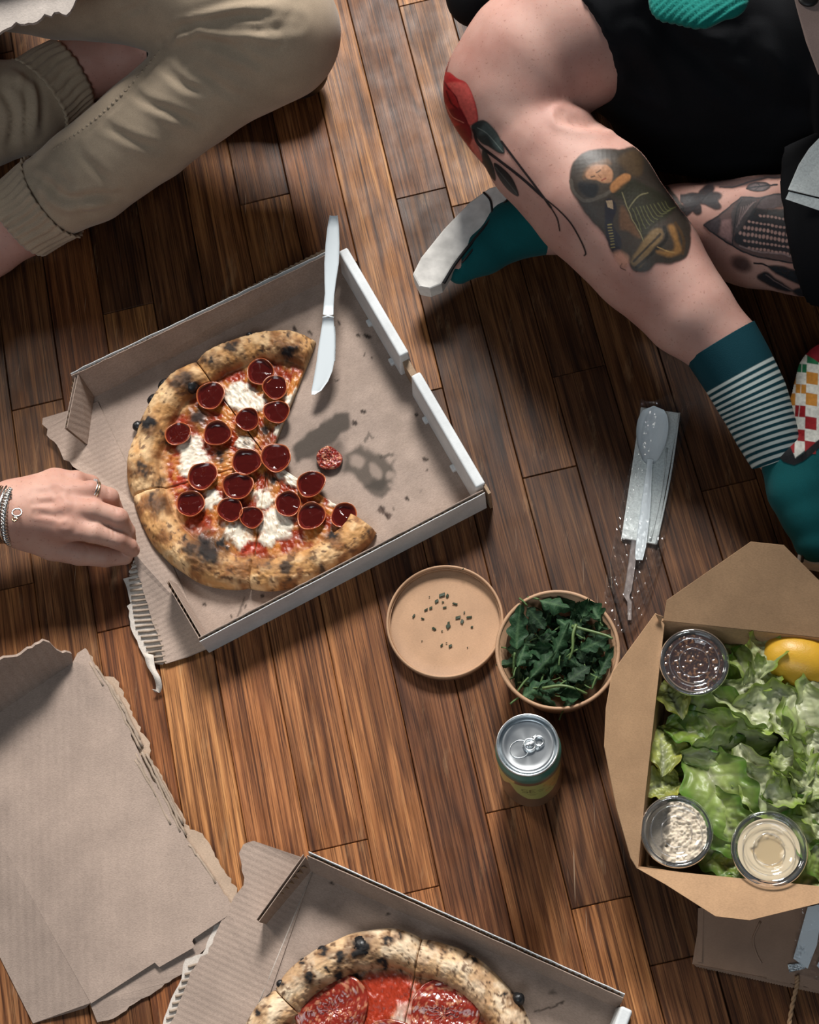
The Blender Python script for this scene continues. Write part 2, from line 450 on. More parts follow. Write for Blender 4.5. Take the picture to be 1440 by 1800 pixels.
GOLD = simple('pale_gold', (.80, .62, .42), .22, 1.)
ALU = simple('aluminium', (.80, .84, .86), .3, 1., nscale=90, namp=.05)
def make_film(name, tint=(1, 1, 1), base=.04, rough=.06, milk=0., fres=1.):
    m, nt, b = new_mat(name); nt.nodes.remove(b)
    tr = N(nt, 'ShaderNodeBsdfTransparent'); tr.inputs[0].default_value = (*tint, 1)
    gl = N(nt, 'ShaderNodeBsdfGlossy'); gl.inputs['Roughness'].default_value = rough; gl.inputs[0].default_value = (.95, .97, 1, 1)
    lw = N(nt, 'ShaderNodeFresnel'); lw.inputs[0].default_value = 1.5
    ad = N(nt, 'ShaderNodeMath', operation='ADD', use_clamp=True); ad.inputs[1].default_value = base; fm = N(nt, 'ShaderNodeMath', operation='MULTIPLY'); fm.inputs[1].default_value = fres; nt.links.new(lw.outputs[0], fm.inputs[0]); nt.links.new(fm.outputs[0], ad.inputs[0])
    mx = N(nt, 'ShaderNodeMixShader'); nt.links.new(ad.outputs[0], mx.inputs[0]); nt.links.new(tr.outputs[0], mx.inputs[1]); nt.links.new(gl.outputs[0], mx.inputs[2])
    out = mx.outputs[0]
    if milk:
        df = N(nt, 'ShaderNodeBsdfDiffuse'); df.inputs[0].default_value = (.8, .82, .84, 1)
        m2 = N(nt, 'ShaderNodeMixShader'); m2.inputs[0].default_value = milk; nt.links.new(out, m2.inputs[1]); nt.links.new(df.outputs[0], m2.inputs[2]); out = m2.outputs[0]
    nt.links.new(out, nt.nodes['Material Output'].inputs[0]); return m
FILM = make_film('clear_film', base=.0, milk=.015, fres=.5)
CUPPL = make_film('clear_cup_plastic', base=.0, rough=.05, milk=.025)
def rough_from_alpha(m):
    nt = m.node_tree; a = [n for n in nt.nodes if n.type == 'ATTRIBUTE'][0]; nt.links.new(a.outputs['Alpha'], nt.nodes['Principled BSDF'].inputs['Roughness']); return m
PIZZA = rough_from_alpha(vcol('baked_pizza', .5, sss=.08, bscale=420, bstr=.35, bdist=.0012, spec=.4))
PEPP = vcol('pepperoni_meat', .2, bscale=260, bstr=.3, bdist=.0008, coat=.5)
GREASE = simple('pepperoni_grease', (.055, .004, .0025), .05, bscale=160, bstr=.35, bdist=.0015, coat=.6)
CHAR = simple('charred_blister', (.010, .010, .011), .38, bscale=260, bstr=.5, bdist=.001)
LEAF = vcol('lettuce_leaf', .4, sss=.05, bscale=170, bstr=.25, bdist=.001, trl=.22)
HERB = vcol('herb_leaf', .58, bscale=420, bstr=.6, bdist=.0012, trl=.1, spec=.25)

def on_plane(x, y, p0, n):
    d = (x - 720) * CR + (900 - y) * CV + FPX * CF
    n = np.asarray(n, float); return CAM + d * (((np.asarray(p0) - CAM) @ n) / (d @ n))

# ================================================================== FLOOR
PA = .21135; PN = np.array([math.cos(PA), math.sin(PA)]); PT = np.array([-math.sin(PA), math.cos(PA)])
PW, Q0 = .05715, -.2225
fl = obj('floor', *boxm((0, 0, -.026), (6, 6, .02)), simple('subfloor', (.012, .007, .004), .8), smooth=False)
fl['kind'] = 'structure'; tag(fl, 'worn reddish brown strip oak floor with dark seams', 'floor')
JOINTS = {5: [.366, -.42], 2: [.406, -.372], 1: [-.3146, .52], 4: [-.3164, .128, .75], 6: [.0074, -.484, .34, .62], 7: [.1105, -.39], 9: [-.0507, .5], 3: [-.56, .3], 8: [-.2, .36], 0: [.05, -.62], -1: [.31, -.48], -2: [-.05, .45], -3: [.22, -.3], -4: [.02, -.36], -5: [.27]}  # blond column is split so its lower board can take the shadow tint
TINT = {(5, 2): (.95, .82, .80), (5, 1): (.62, .54, .48), (5, 0): (1.5, 1.35, 1.12), (6, 4): (2.4, 2.4, 2.3), (6, 3): (2.1, 2.05, 1.9), (6, 2): (.95, .84, .74), (6, 1): (.52, .46, .42), (6, 0): (.85, .75, .7),  # board tones; darker centre-right ones partly stand in for floor shadow
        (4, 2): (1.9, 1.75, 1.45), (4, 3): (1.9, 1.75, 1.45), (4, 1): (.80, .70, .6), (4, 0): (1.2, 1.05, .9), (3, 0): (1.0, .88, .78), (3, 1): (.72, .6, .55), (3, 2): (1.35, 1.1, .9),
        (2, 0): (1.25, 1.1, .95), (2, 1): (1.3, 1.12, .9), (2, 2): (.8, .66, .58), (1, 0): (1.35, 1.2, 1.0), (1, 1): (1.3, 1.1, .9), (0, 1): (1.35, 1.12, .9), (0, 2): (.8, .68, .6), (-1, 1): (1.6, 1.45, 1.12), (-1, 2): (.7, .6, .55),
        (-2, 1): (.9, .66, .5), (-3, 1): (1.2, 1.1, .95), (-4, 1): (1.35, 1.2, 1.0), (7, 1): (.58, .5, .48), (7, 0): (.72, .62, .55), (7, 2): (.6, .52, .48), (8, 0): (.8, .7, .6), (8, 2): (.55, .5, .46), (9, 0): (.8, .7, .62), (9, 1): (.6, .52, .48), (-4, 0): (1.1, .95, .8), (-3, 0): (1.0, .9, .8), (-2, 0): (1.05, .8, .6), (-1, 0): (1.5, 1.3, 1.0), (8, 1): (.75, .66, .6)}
pr_ = random.Random(5)
def plank(c, t0, t1, tint):
    w, L = PW - .0006, (t1 - t0) - .0006; b_ = .0007
    V = []
    for z, i in ((-.016, 0), (-.0010, 0), (0, b_)):
        V += [(-w / 2 + i, -L / 2 + i, z), (w / 2 - i, -L / 2 + i, z), (w / 2 - i, L / 2 - i, z), (-w / 2 + i, L / 2 - i, z)]
    F = [(3, 2, 1, 0), (8, 9, 10, 11)]
    for k in (0, 4):
        F += [(k + i, k + (i + 1) % 4, k + 4 + (i + 1) % 4, k + 4 + i) for i in range(4)]
    o = obj('plank', V, F, WOOD, fl, smooth=False)
    q = PN * (Q0 + (c + .5) * PW) + PT * (t0 + t1) / 2
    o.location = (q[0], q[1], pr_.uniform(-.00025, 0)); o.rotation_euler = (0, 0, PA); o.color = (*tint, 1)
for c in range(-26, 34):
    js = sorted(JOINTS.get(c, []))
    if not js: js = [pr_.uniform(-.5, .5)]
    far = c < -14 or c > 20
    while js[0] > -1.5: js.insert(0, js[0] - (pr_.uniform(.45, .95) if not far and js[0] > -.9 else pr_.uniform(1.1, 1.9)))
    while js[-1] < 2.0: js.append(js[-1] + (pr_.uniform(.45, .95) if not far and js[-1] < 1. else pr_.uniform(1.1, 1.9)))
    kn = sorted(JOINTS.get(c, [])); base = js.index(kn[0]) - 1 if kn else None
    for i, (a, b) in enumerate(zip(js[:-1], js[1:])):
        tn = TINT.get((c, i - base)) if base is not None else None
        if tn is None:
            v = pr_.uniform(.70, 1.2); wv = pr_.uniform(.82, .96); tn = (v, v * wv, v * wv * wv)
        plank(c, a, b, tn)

# ================================================================== PIZZA BOXES
BW, BH = .314, .044
def corr_core(p0, p1, up, h, th, per=.0062):
    """wavy corrugation ribbon between two liners, seen on the cut top edge"""
    p0, p1, up = map(lambda q: np.asarray(q, float), (p0, p1, up)); d = p1 - p0; L = np.linalg.norm(d); d = d / L
    nn = np.cross(d, up); nn /= np.linalg.norm(nn); k = max(8, int(L / per * 4))
    V = []
    for i in range(k + 1):
        q = p0 + d * L * i / k + nn * th * .42 * math.sin(i * math.pi / 2)
        V += [q, q + up * h]
    F = [(2 * i, 2 * i + 2, 2 * i + 3, 2 * i + 1) for i in range(k)]
    return V, F
def quad_sheet(a, b, c, d, th, jag=0, seed=0, n=40):
    """a,b bottom edge; d,c top edge; thickness th behind; optional rough top edge"""
    a, b, c, d = [np.asarray(q, float) for q in (a, b, c, d)]
    r = np.random.default_rng(seed)
    if not jag: return slab([a, b, c, d], th)
    top = [c + (d - c) * i / n + (d - a) / np.linalg.norm(d - a) * (r.normal() * jag) for i in range(n + 1)]
    return slab([a, b] + top, th)
def poly_sheet(pts, th):
    """possibly concave, possibly warped sheet (points in local space), triangulated"""
    from mathutils.geometry import tessellate_polygon
    P = np.asarray(pts, float); n = len(P)
    T = tessellate_polygon([[Vector((p[0], p[1], 0)) for p in P]])
    F = []
    for t in T:
        a, b, c = P[t[0]], P[t[1]], P[t[2]]
        F.append(tuple(t) if np.cross(b - a, c - a)[2] > 0 else tuple(t[::-1]))
    lo = P - np.array([0, 0, th]); V = np.vstack([P, lo])
    ar = sum(P[i][0] * P[(i + 1) % n][1] - P[(i + 1) % n][0] * P[i][1] for i in range(n))
    F2 = [tuple(i + n for i in f[::-1]) for f in F]
    S = [(i, n + i, n + (i + 1) % n, (i + 1) % n) if ar > 0 else ((i + 1) % n, n + (i + 1) % n, n + i, i) for i in range(n)]
    return V, F + F2 + S

def pizza_box(origin, ang, label, stains, tabs, panel, liner, ribs, fold, seed, lean=(.012, .004)):
    e = empty('pizza_box', (origin[0], origin[1], 0), ang)
    tag(e, label, 'pizza box', 'open pizza boxes on the floor')
    inv = local(e)
    def L(x, y, z=0.): return np.array(inv @ pv(x, y, z))
    n = 158; g = np.linspace(0, BW, n); V = np.array([(x, y, .003) for y in g for x in g]); F = grid_faces(n, n)
    mw = np.array(inv.inverted()); Q = proj(V @ mw[:3, :3].T + mw[:3, 3])
    warp = (np.stack([fbm(Q * .06, 3, 3), fbm(Q * .06, 3, 9)], 1) - .5) * 12
    col, al = paint(Q + warp, stains)
    gr = np.clip((fbm(Q * np.array([.03, .03]), 4, 21) - .52) * 1.2, 0, .16)
    col = np.where(al[:, None] > .01, col, np.array([[.16, .12, .09]])); al = np.maximum(al, gr)
    bp = obj('bottom_panel', *join((V, F), boxm((BW / 2, BW / 2, .0015), (BW, BW, .0028))), KSTAIN, e, smooth=False, col=np.vstack([col, np.full((8, 3), .1)]), alpha=np.append(al, np.zeros(8)))
    l0, l1 = lean; T = .0007
    def wall(name, a, b, la, lb, jag, sd, outside, omat):
        """a->b base line, la/lb outward lean at the top; outward = right of a->b is -normal"""
        a, b = np.array([*a, 0.]), np.array([*b, 0.]); d = (b - a) / np.linalg.norm(b - a); out = np.array([d[1], -d[0], 0.]) * outside
        ta, tb = a + out * la + np.array([0, 0, BH]), b + out * lb + np.array([0, 0, BH])
        inn = quad_sheet(a, b, tb, ta, T, jag, sd) if outside > 0 else quad_sheet(b, a, ta, tb, T, jag, sd)
        w = obj(name, *inn, KRAFT if abs(d[0]) > .7 else KRAFTY, e, smooth=False)
        o2 = out * .0030
        ou = quad_sheet(b + o2, a + o2, ta + o2, tb + o2, T, jag, sd + 1) if outside > 0 else quad_sheet(a + o2, b + o2, tb + o2, ta + o2, T, jag, sd + 1)
        obj('outer_liner', *ou, omat, w, smooth=False)
        m_ = out * .0015
        obj('flute_core', *corr_core(a + m_, b + m_, (ta - a) / np.linalg.norm(ta - a), np.linalg.norm(ta - a) - .0022, .0022), KEDGE, w, smooth=False)
        return w
    wall('back_wall', (0, BW), (BW - .004, BW), l0, l1, .0004, seed, -1, KWHITE)
    wall('front_wall', (0, 0), (BW + .002, 0), .001, .001, .0004, seed + 5, 1, KWHITE)
    # roll-over white wall on the closed side, with a locking slot
    for y0, y1 in ((.004, .146), (.171, BW + .001)):
        w = obj('rollover_wall', *boxm((BW + .002, (y0 + y1) / 2, .0235), (.0105, y1 - y0, .043)), KWHITE, e, smooth=False); bevel(w, .0022, 3)
        for v in (w.data.vertices):
            if v.co.z < .01: v.co.x += -.0035 if v.co.x < BW else .001
    obj('slot_recess', *boxm((BW + .002, .1585, .016), (.007, .0255, .030)), KEDGE, e, smooth=False)
    for y in (.05, .112, .19, .243):
        o = obj('lock_tab', *boxm((BW - .0075, y, .0045), (.006, .008, .005)), KWHITE, e, smooth=False); bevel(o, .0012)
    cf = obj('corner_flap', *boxm((BW + .0062, -.001, .021), (.003, .011, .041)), KEDGE, e, smooth=False)
    for (bt0, bt1, tp1, tp0) in tabs:
        q = [L(*p) for p in (bt0, bt1, tp1, tp0)]
        t = obj('side_tab', *slab(q, .0007), KRAFTY, e, smooth=False)
        nn = np.cross(q[1] - q[0], q[3] - q[0]); nn /= np.linalg.norm(nn)
        obj('outer_liner', *slab([p - nn * .003 for p in q], .0007), KRAFTY, t, smooth=False)
        up = (q[3] - q[0]); hh = np.linalg.norm(up); obj('flute_core', *corr_core(q[0] - nn * .0018, q[1] - nn * .0018, up / hh, hh * .985, .0020), KEDGE, t, smooth=False)
    P = [L(*p) for p in panel]
    hp = obj('hinge_panel', *poly_sheet(P, .0008), KRAFTY, e, smooth=False)
    if liner:
        P2 = [L(*p) - np.array([0, 0, .0024]) for p in liner]; obj('torn_liner', *poly_sheet(P2, .0007), KTEAR, hp, smooth=False)
    for i, (a, b) in enumerate(ribs):
        a, b = L(*a), L(*b); a[2] -= .0012; b[2] -= .0012
        pth = np.array([a + (b - a) * k / 4 + np.array([0, rng.uniform(-.0004, .0004), 0]) for k in range(5)])
        obj('flute', *tube(pth, .00125, 6), KFLUTE, hp)
    if fold:
        a, b = L(*fold[0]), L(*fold[1]); obj('fold_crease', *tube([a, (a + b) / 2, b], .0006, 6), KTEAR, e)
    return e, L

BL = px(365, 1142); BR = px(848, 890); A1 = math.atan2(BR[1] - BL[1], BR[0] - BL[0])
grey = srgb(62, 56, 50); dk = srgb(40, 30, 26)
st1 = [('p', [(515, 785), (545, 755), (590, 728), (615, 724), (617, 752), (590, 775), (555, 800), (520, 815)], grey, .9, 5),
       ('p', [(540, 800), (600, 770), (610, 830), (560, 835)], srgb(70, 60, 54), .7, 12),
       ('p', [(607, 800), (630, 780), (655, 795), (672, 803), (690, 815), (698, 800), (690, 850), (668, 862), (640, 855), (620, 835), (605, 828)], srgb(72, 65, 58), .85, 5),
       ('e', (628, 810, 14, 12, .5), KR, .7, .4), ('e', (660, 828, 13, 7, 1), KR, .6, .4), ('e', (684, 838, 8, 6, 0), KR, .7, .4),
       ('p', [(650, 845), (675, 838), (688, 860), (672, 874), (655, 868), (642, 856)], srgb(66, 60, 54), .8, 4),
       ('l', [(640, 775), (648, 760), (655, 768)], grey, .6, 5), ('l', [(668, 805), (690, 798)], grey, .7, 6)]
for x, y, r in [(648, 592, 8), (630, 592, 4), (596, 569, 5), (640, 625, 3), (656, 627, 3), (592, 669, 3), (640, 725, 5), (625, 744, 7), (748, 807, 6), (752, 829, 3), (717, 878, 4), (730, 730, 4), (678, 905, 6), (742, 861, 3), (690, 895, 3), (520, 580, 5), (545, 583, 4), (668, 893, 6), (460, 1050, 3), (430, 1065, 3), (408, 1085, 3), (360, 1060, 3), (500, 1068, 3), (475, 1075, 4)]:
    st1.append(('e', (x, y, r, r * rng.uniform(.5, 1), rng.uniform(0, 3)), dk, .9, .3))
st1 += [('l', [(417, 1088), (424, 1068), (430, 1050)], dk, .6, 3), ('l', [(665, 898), (684, 905)], srgb(60, 45, 38), .8, 9)]
tabs1 = [((155, 782, .005), (166, 697, .004), (139, 652, .043), (118, 752, .043)),
         ((372, 1128, .004), (313, 1028, .004), (296, 1018, .038), (356, 1120, .041))]
torn_a = torn([(75, 735, .008), (82, 765, .008), (100, 782, .008), (112, 808, .01), (128, 820, .012), (170, 850, .02), (205, 900, .022), (232, 968, .022)], 1.6, 8, 3)
torn_b = torn([(238, 990, .018), (252, 1040, .012), (266, 1085, .008), (282, 1130, .006), (287, 1160, .005)], .9, 7, 4)
panel1 = [(152, 712, .006)] + [tuple(p) for p in torn_a] + [tuple(p) for p in torn_b] + [(291, 1167, .005), (330, 1155, .004), (366, 1140, .004), (350, 1100, .0045), (262, 900, .0045), (172, 706, .0045)]
lin1 = [(246, 975, .016)] + [tuple(p) for p in torn([(233, 985, .018), (225, 1004, .017), (231, 1012, .016), (215, 1016, .015), (228, 1058, .011), (232, 1057, .011), (222, 1064, .011), (228, 1100, .008), (240, 1125, .007), (258, 1165, .005)], 1.2, 9, 8)] + [(285, 1167, .005), (300, 1150, .005), (275, 1060, .009)]
ribs1 = []
for i in range(20):
    t = i / 19; y = 990 + t * 172
    x1 = np.interp(y, [990, 1040, 1085, 1130, 1162], [240, 256, 269, 284, 290]); x0 = np.interp(y, [990, 1015, 1060, 1100, 1125, 1162], [231, 226, 232, 238, 252, 268])
    z = float(np.interp(y, [990, 1040, 1085, 1160], [.0175, .012, .008, .0055]))
    ribs1.append(((x0, y + 3, z), (x1 + 2, y - 1, z)))
box1, L1 = pizza_box(BL, A1, 'open pizza box with torn hinge edge, holding the cut pepperoni pizza', st1, tabs1, panel1, lin1, ribs1, None, 30)
# white curl of torn outer paper hanging off the corner
cp = catmull([px(262, 1150, .006), px(266, 1172, .006), px(276, 1190, .009), px(280, 1207, .006), px(277, 1217, .004), px(271, 1212, .007)], 14)
Vc = np.vstack([[p + np.array([-1, .3, .2]) * .0035 * w, p + np.array([1, -.3, .5]) * .0035 * w] for p, w in zip(cp, np.linspace(1.5, .5, 14))])
c = obj('torn_paper_curl', Vc, [(2 * i, 2 * i + 2, 2 * i + 3, 2 * i + 1) for i in range(13)], KTEAR, box1, world=True)
c.modifiers.new('s', 'SOLIDIFY').thickness = .0004

a_ = px(540, 1503, .044); b_ = px(1088, 1745, .044); A2 = math.atan2(b_[1] - a_[1], b_[0] - a_[0]); v2 = np.array([-math.sin(A2), math.cos(A2)])
O2 = a_[:2] - v2 * (BW + .0102)
st2 = [('l', [(940, 1778), (965, 1770), (990, 1762)], dk, .8, 5), ('e', (970, 1745, 7, 6, 0), dk, .6, .5), ('e', (683, 1608, 3, 3, 0), dk, .9, .3), ('e', (583, 1555, 3, 3, 0), dk, .9, .3), ('e', (532, 1690, 5, 5, 0), dk, .9, .3)]
for i in range(18): st2.append(('e', (rng.uniform(440, 500), rng.uniform(1700, 1800), 2, 2, 0), dk, .8, .3))
tabs2 = [((470, 1625, .004), (548, 1530, .004), (538, 1506, .043), (455, 1621, .036))]
tl2 = torn([(446, 1478, .012), (428, 1484, .012), (420, 1500, .012), (425, 1530, .011), (428, 1556, .010), (412, 1575, .009), (404, 1600, .009), (392, 1612, .008), (380, 1640, .008), (366, 1676, .007), (352, 1682, .007), (332, 1720, .007), (312, 1770, .006), (296, 1810, .006)], 1.0, 9, 14)
panel2 = [(540, 1510, .008)] + [tuple(p) for p in tl2] + [(285, 1860, .006), (250, 1985, .006), (400, 2040, .0045), (470, 1760, .0045), (549, 1533, .0045)]
lin2 = [tuple(p) for p in torn([(388, 1600, .006), (355, 1676, .006), (325, 1685, .006), (318, 1720, .006), (300, 1755, .006), (285, 1800, .006), (270, 1850, .006)], .9, 10, 15)] + [(330, 1850, .006), (380, 1700, .006)]
ribs2 = []
for i in range(9):
    y = 1700 + i * 13; x1 = np.interp(y, [1700, 1770, 1810], [342, 312, 296]); ribs2.append(((x1 - 12, y, .006), (x1 + 3, y - 4, .006)))
box2, L2 = pizza_box(O2, A2, 'open pizza box with torn side panel, holding the salami pizza', st2, tabs2, panel2, lin2, ribs2, ((549, 1533, .0046), (440, 1800, .0046)), 60, lean=(.0102, .008))

# ================================================================== PIZZAS
def pepperoni(name, pos, r, seed, parent=None, world=True, tilt=.12, flat=False, cup=1.):
    rd = random.Random(seed); ph = [rd.uniform(0, 6.28) for _ in range(3)]
    if flat: prof = [(k_ / 26, .0036 - .0014 * (k_ / 26) ** 4) for k_ in range(1, 26)] + [(.985, .0020), (1, .0010), (.97, 0)]
    else: prof = [(.001, .0010), (.45, .0011), (.72, .0018), (.90, .0036 * cup + .0004), (.965, .0052 * cup + .0003), (.995, .0054 * cup + .0003), (1.012, .0050 * cup), (.99, .0028), (.90, .0)]
    V, F = lathe([(a * r, z) for a, z in prof], 80 if flat else 40, True, True)
    th = np.arctan2(V[:, 1], V[:, 0]); rr = np.linalg.norm(V[:, :2], axis=1) / r
    k = 1 + rr * (.05 * np.sin(2 * th + ph[0]) + .03 * np.sin(3 * th + ph[1]) + .02 * np.sin(5 * th + ph[2])) * .9
    V[:, 0] *= k; V[:, 1] *= k; V[:, 2] *= 1 + .28 * np.sin(2 * th + ph[1]) * sstep(.6, 1, rr) * (0 if flat else 1)
    ax = rd.uniform(0, 6.28); V[:, 2] += tilt * (V[:, 0] * math.cos(ax) + V[:, 1] * math.sin(ax)) * .5
    nz = fbm(V * 900, 3, seed)
    if flat:
        fat = sstep(.56, .66, fbm(V * 420, 3, seed + 4))[:, None]; col = (np.array([.24, .022, .012]) * (1 - fat) + np.array([.50, .20, .11]) * fat) * (.45 + 1.0 * nz[:, None]); V[:, 2] += (nz - .5) * .0030 * (rr < .98) + .0012 * np.sin(V[:, 0] * 260 + seed)
    else:
        inner = np.array([.10, .008, .006]); rim = np.array([.50, .13, .045]); w = sstep(.92, .97, rr) * (1 - sstep(1.0, 1.06, rr) * .4)
        idx = np.arange(len(V)) // 40; w = np.where(idx >= 7, .45, w)
        col = inner * (1 - w[:, None]) + rim * w[:, None]; col *= (.65 + .7 * nz[:, None])
    o = obj(name, V, F, PEPP, parent, col=col)
    m = chain_local(parent) if parent is not None else Matrix.Identity(4)
    o.location = m @ Vector(pos); o.rotation_euler = (0, 0, rd.uniform(0, 6.28))
    if not flat:
        Vg, Fg = lathe([(.001, .0021), (.4 * r, .0021), (.80 * r, .0021)], 24, True, False)
        th = np.arctan2(Vg[:, 1], Vg[:, 0]); Vg[:, 2] += .0003 * np.sin(Vg[:, 0] * 700 + seed) + .0003 * np.cos(Vg[:, 1] * 800) + tilt * .25 * (Vg[:, 0] * math.cos(ax) + Vg[:, 1] * math.sin(ax))
        obj('grease', Vg, Fg, GREASE, o)
    return o

def pizza(name, centre, R, cuts, label, cheese, spots, blisters, reds, seed, cname='pizza', flour=0.):
    e = empty(name, (centre[0], centre[1], .0033)); tag(e, label, cname)
    nr, nt = 104, 84; hgt = None
    for si, (t0, t1) in enumerate(cuts):
        gap = .0012
        T = np.linspace(t0, t1, nt)
        s = np.concatenate([np.linspace(.02, .76, 58), np.linspace(.765, 1., 34), [1.0] * 12])
        rows = []
        for i in range(nr):
            r = np.full(nt, s[i] * R)
            rows.append(np.stack([r, T, np.full(nt, i)], 1))
        G = np.vstack(rows); r, th, ii = G[:, 0], G[:, 1], G[:, 2]
        out = 1 + .035 * (fbm(np.stack([np.cos(th) * 2.2, np.sin(th) * 2.2], 1) + seed, 3, seed) - .5) * 2
        # scallop: each slice's crust bulges a little
        u = (th - t0) / (t1 - t0); out = out - .028 * (2 * np.abs(u - .5)) ** 6
        rc, wc = .885, .115
        x = (r / R - rc) / wc
        puff = np.where(np.abs(x) < 1, np.sqrt(np.clip(1 - x * x, 0, 1)), 0)
        puff_h = .012 + .010 * fbm(np.stack([np.cos(th) * 4, np.sin(th) * 4], 1) + 5, 2, seed + 2)
        z = .0075 + puff * puff_h * (1 - .35 * (2 * np.abs(u - .5)) ** 8)
        # rows past the rim go round and under
        over = np.clip((ii - 91) / 12, 0, 1); a = over * 1.9
        rr = r.copy(); m = ii > 91
        rr[m] = R * (1 - .055 * (1 - np.cos(a[m]))); rr[m] += R * .018 * np.sin(np.minimum(a[m], 1.57) * 2); z[m] = (.0075) * np.clip(1 - over[m] * 1.0, 0, 1)
        rr *= out
        X, Y = rr * np.cos(th), rr * np.sin(th)
        mid = (t0 + t1) / 2; X += gap * math.cos(mid); Y += gap * math.sin(mid)
        P = np.stack([X, Y, z], 1)
        Q = proj(P + np.array([centre[0], centre[1], .0033]))
        wq = Q + (np.stack([fbm(Q * .09, 3, seed + 5), fbm(Q * .09, 3, seed + 6)], 1) - .5) * 26
        n1 = fbm(Q * .05, 4, seed + 7); n2 = fbm(Q * .22, 3, seed + 8); n3 = fbm(Q * .5, 3, seed + 9)
        cr = sstep(.70, .80, rr / R / out + (n1 - .5) * .09)
        # topping base
        sauce = np.array([.27, .030, .007]); oil = np.array([.50, .165, .028]); cream = np.array([.60, .36, .13])
        k = sstep(.42, .62, n1)[:, None]; k2 = sstep(.5, .75, n2)[:, None]
        top = (sauce * (1 - k) + oil * k) * (1 - .45 * k2) + cream * .45 * k2 * k + sauce * .45 * k2 * (1 - k)
        top *= (.62 + .65 * n3)[:, None]
        ch = np.zeros(len(Q))
        for (cx, cy, rx, ry, ro) in cheese:
            c_, s_ = math.cos(ro), math.sin(ro); dx, dy = wq[:, 0] - cx, wq[:, 1] - cy
            q = np.sqrt(((dx * c_ + dy * s_) / rx) ** 2 + ((-dx * s_ + dy * c_) / ry) ** 2)
            ch = np.maximum(ch, 1 - sstep(.72, 1.12, q))
        white = np.array([.78, .71, .58]) * (.80 + .32 * n2)[:, None]
        brown = sstep(.60, .70, n2) * sstep(.45, .6, n3) * .7
        white = white * (1 - brown[:, None]) + np.array([.34, .17, .06]) * brown[:, None]
        top = top * (1 - ch[:, None]) + white * ch[:, None]
        for (cx, cy, rx, ry, ro) in reds:
            c_, s_ = math.cos(ro), math.sin(ro); dx, dy = wq[:, 0] - cx, wq[:, 1] - cy
            q = 1 - sstep(.7, 1.1, np.sqrt(((dx * c_ + dy * s_) / rx) ** 2 + ((-dx * s_ + dy * c_) / ry) ** 2))
            top = top * (1 - q[:, None]) + (np.array([.36, .035, .012]) * (.6 + .8 * n3)[:, None]) * q[:, None]
        # crust
        tan = np.array([.52, .28, .105]); pale = np.array([.66, .44, .23]); bro = np.array([.22, .085, .025])
        tan = tan * (1 - flour) + np.array([.66, .46, .27]) * flour; pale = pale * (1 - flour) + np.array([.76, .60, .42]) * flour
        k = sstep(.40, .62, n1)[:, None]; crc = tan * (1 - k) + pale * k
        inn = (1 - sstep(.80, .87, rr / R))[:, None]; crc = crc * (1 - .55 * inn) + np.array([.46, .21, .06]) * .55 * inn
        k = (sstep(.46, .66, fbm(Q * .035, 4, seed + 12)) * .9 * (1 - .6 * flour))[:, None]; crc = crc * (1 - k) + bro * (.7 + .6 * n3)[:, None] * k
        leo = (sstep(.66, .72, fbm(Q * .13, 3, seed + 14)) * .85)[:, None]; crc = crc * (1 - leo) + np.array([.10, .045, .02]) * leo
        crc *= (.78 + .44 * n3)[:, None]
        col = top * (1 - cr[:, None]) + crc * cr[:, None]
        zb = np.zeros(len(Q))
        for (cx, cy, r_, dark, bumpz) in spots:
            d = np.hypot(wq[:, 0] - cx, (wq[:, 1] - cy)) / r_
            b1 = (1 - sstep(.9, 2.0, d)) * .75 * dark; col = col * (1 - b1[:, None]) + np.array([.16, .07, .025]) * b1[:, None]
            b2 = (1 - sstep(.55, 1.05, d)) * dark; col = col * (1 - b2[:, None]) + np.array([.013, .011, .011]) * b2[:, None]
            zb += bumpz * np.exp(-(d * 1.1) ** 2)
        rim_dark = (1 - np.clip(z / .012, 0, 1)) * (ii > 91); col = col * (1 - .5 * rim_dark[:, None])  # rim colour darkens towards its lower edge
        P[:, 2] += (ii <= 91) * ((n2 - .5) * .0028 + (n3 - .5) * .0016 + ch * .0022 * (1 - cr) + zb + (n1 - .5) * .003)
        F = grid_faces(nr, nt); V = P
        # cut faces down to the board
        for j in (0, nt - 1):
            idx = [i * nt + j for i in range(nr)]; base = len(V)
            low = V[idx].copy(); low[:, 2] = .0002; V = np.vstack([V, low])
            cc = np.tile(np.array([[.50, .33, .17]]), (len(idx), 1)) * (.7 + .5 * vnoise(low * 500, 3))[:, None]; col = np.vstack([col, cc])
            for q in range(nr - 1):
                f = (idx[q], idx[q + 1], base + q + 1, base + q); F.append(f if j == 0 else f[::-1])
        rgh = .30 * (1 - cr) + .72 * cr; rgh = rgh * (1 - ch * (1 - cr)) + .36 * ch * (1 - cr)
        blk = 1 - sstep(.02, .10, col[:len(rgh)].max(1)); rgh = np.clip(rgh * (1 - blk) + .85 * blk + (n3 - .5) * .25, .12, .95)
        rgh = np.append(rgh, np.full(len(V) - len(rgh), .7))
        o = obj('slice', V, F, PIZZA, e, col=col, alpha=rgh)
    for (x, y, r, zz) in blisters:
        p = px(x, y, zz); rd = random.Random(int(x * 7 + y))
        V, F = lathe([(.001, r * .8), (r * .45, r * .70), (r * .8, r * .4), (r, 0), (r * .9, -r * .5)], 16)
        V[:, :2] *= (1 + .15 * (vnoise(V * 200, int(x)) - .5)[:, None] * 2); V[:, 0] *= rd.uniform(.85, 1.2)
        o = obj('char_blister', V, F, CHAR, e); o.location = chain_local(e) @ Vector(p); o.rotation_euler = (rd.uniform(-.3, .3), rd.uniform(-.3, .3), rd.uniform(0, 6))
    return e
def T1(x, y): return (220 + x / 3, 560 + y / 3)
C1 = px(470, 803, .016)
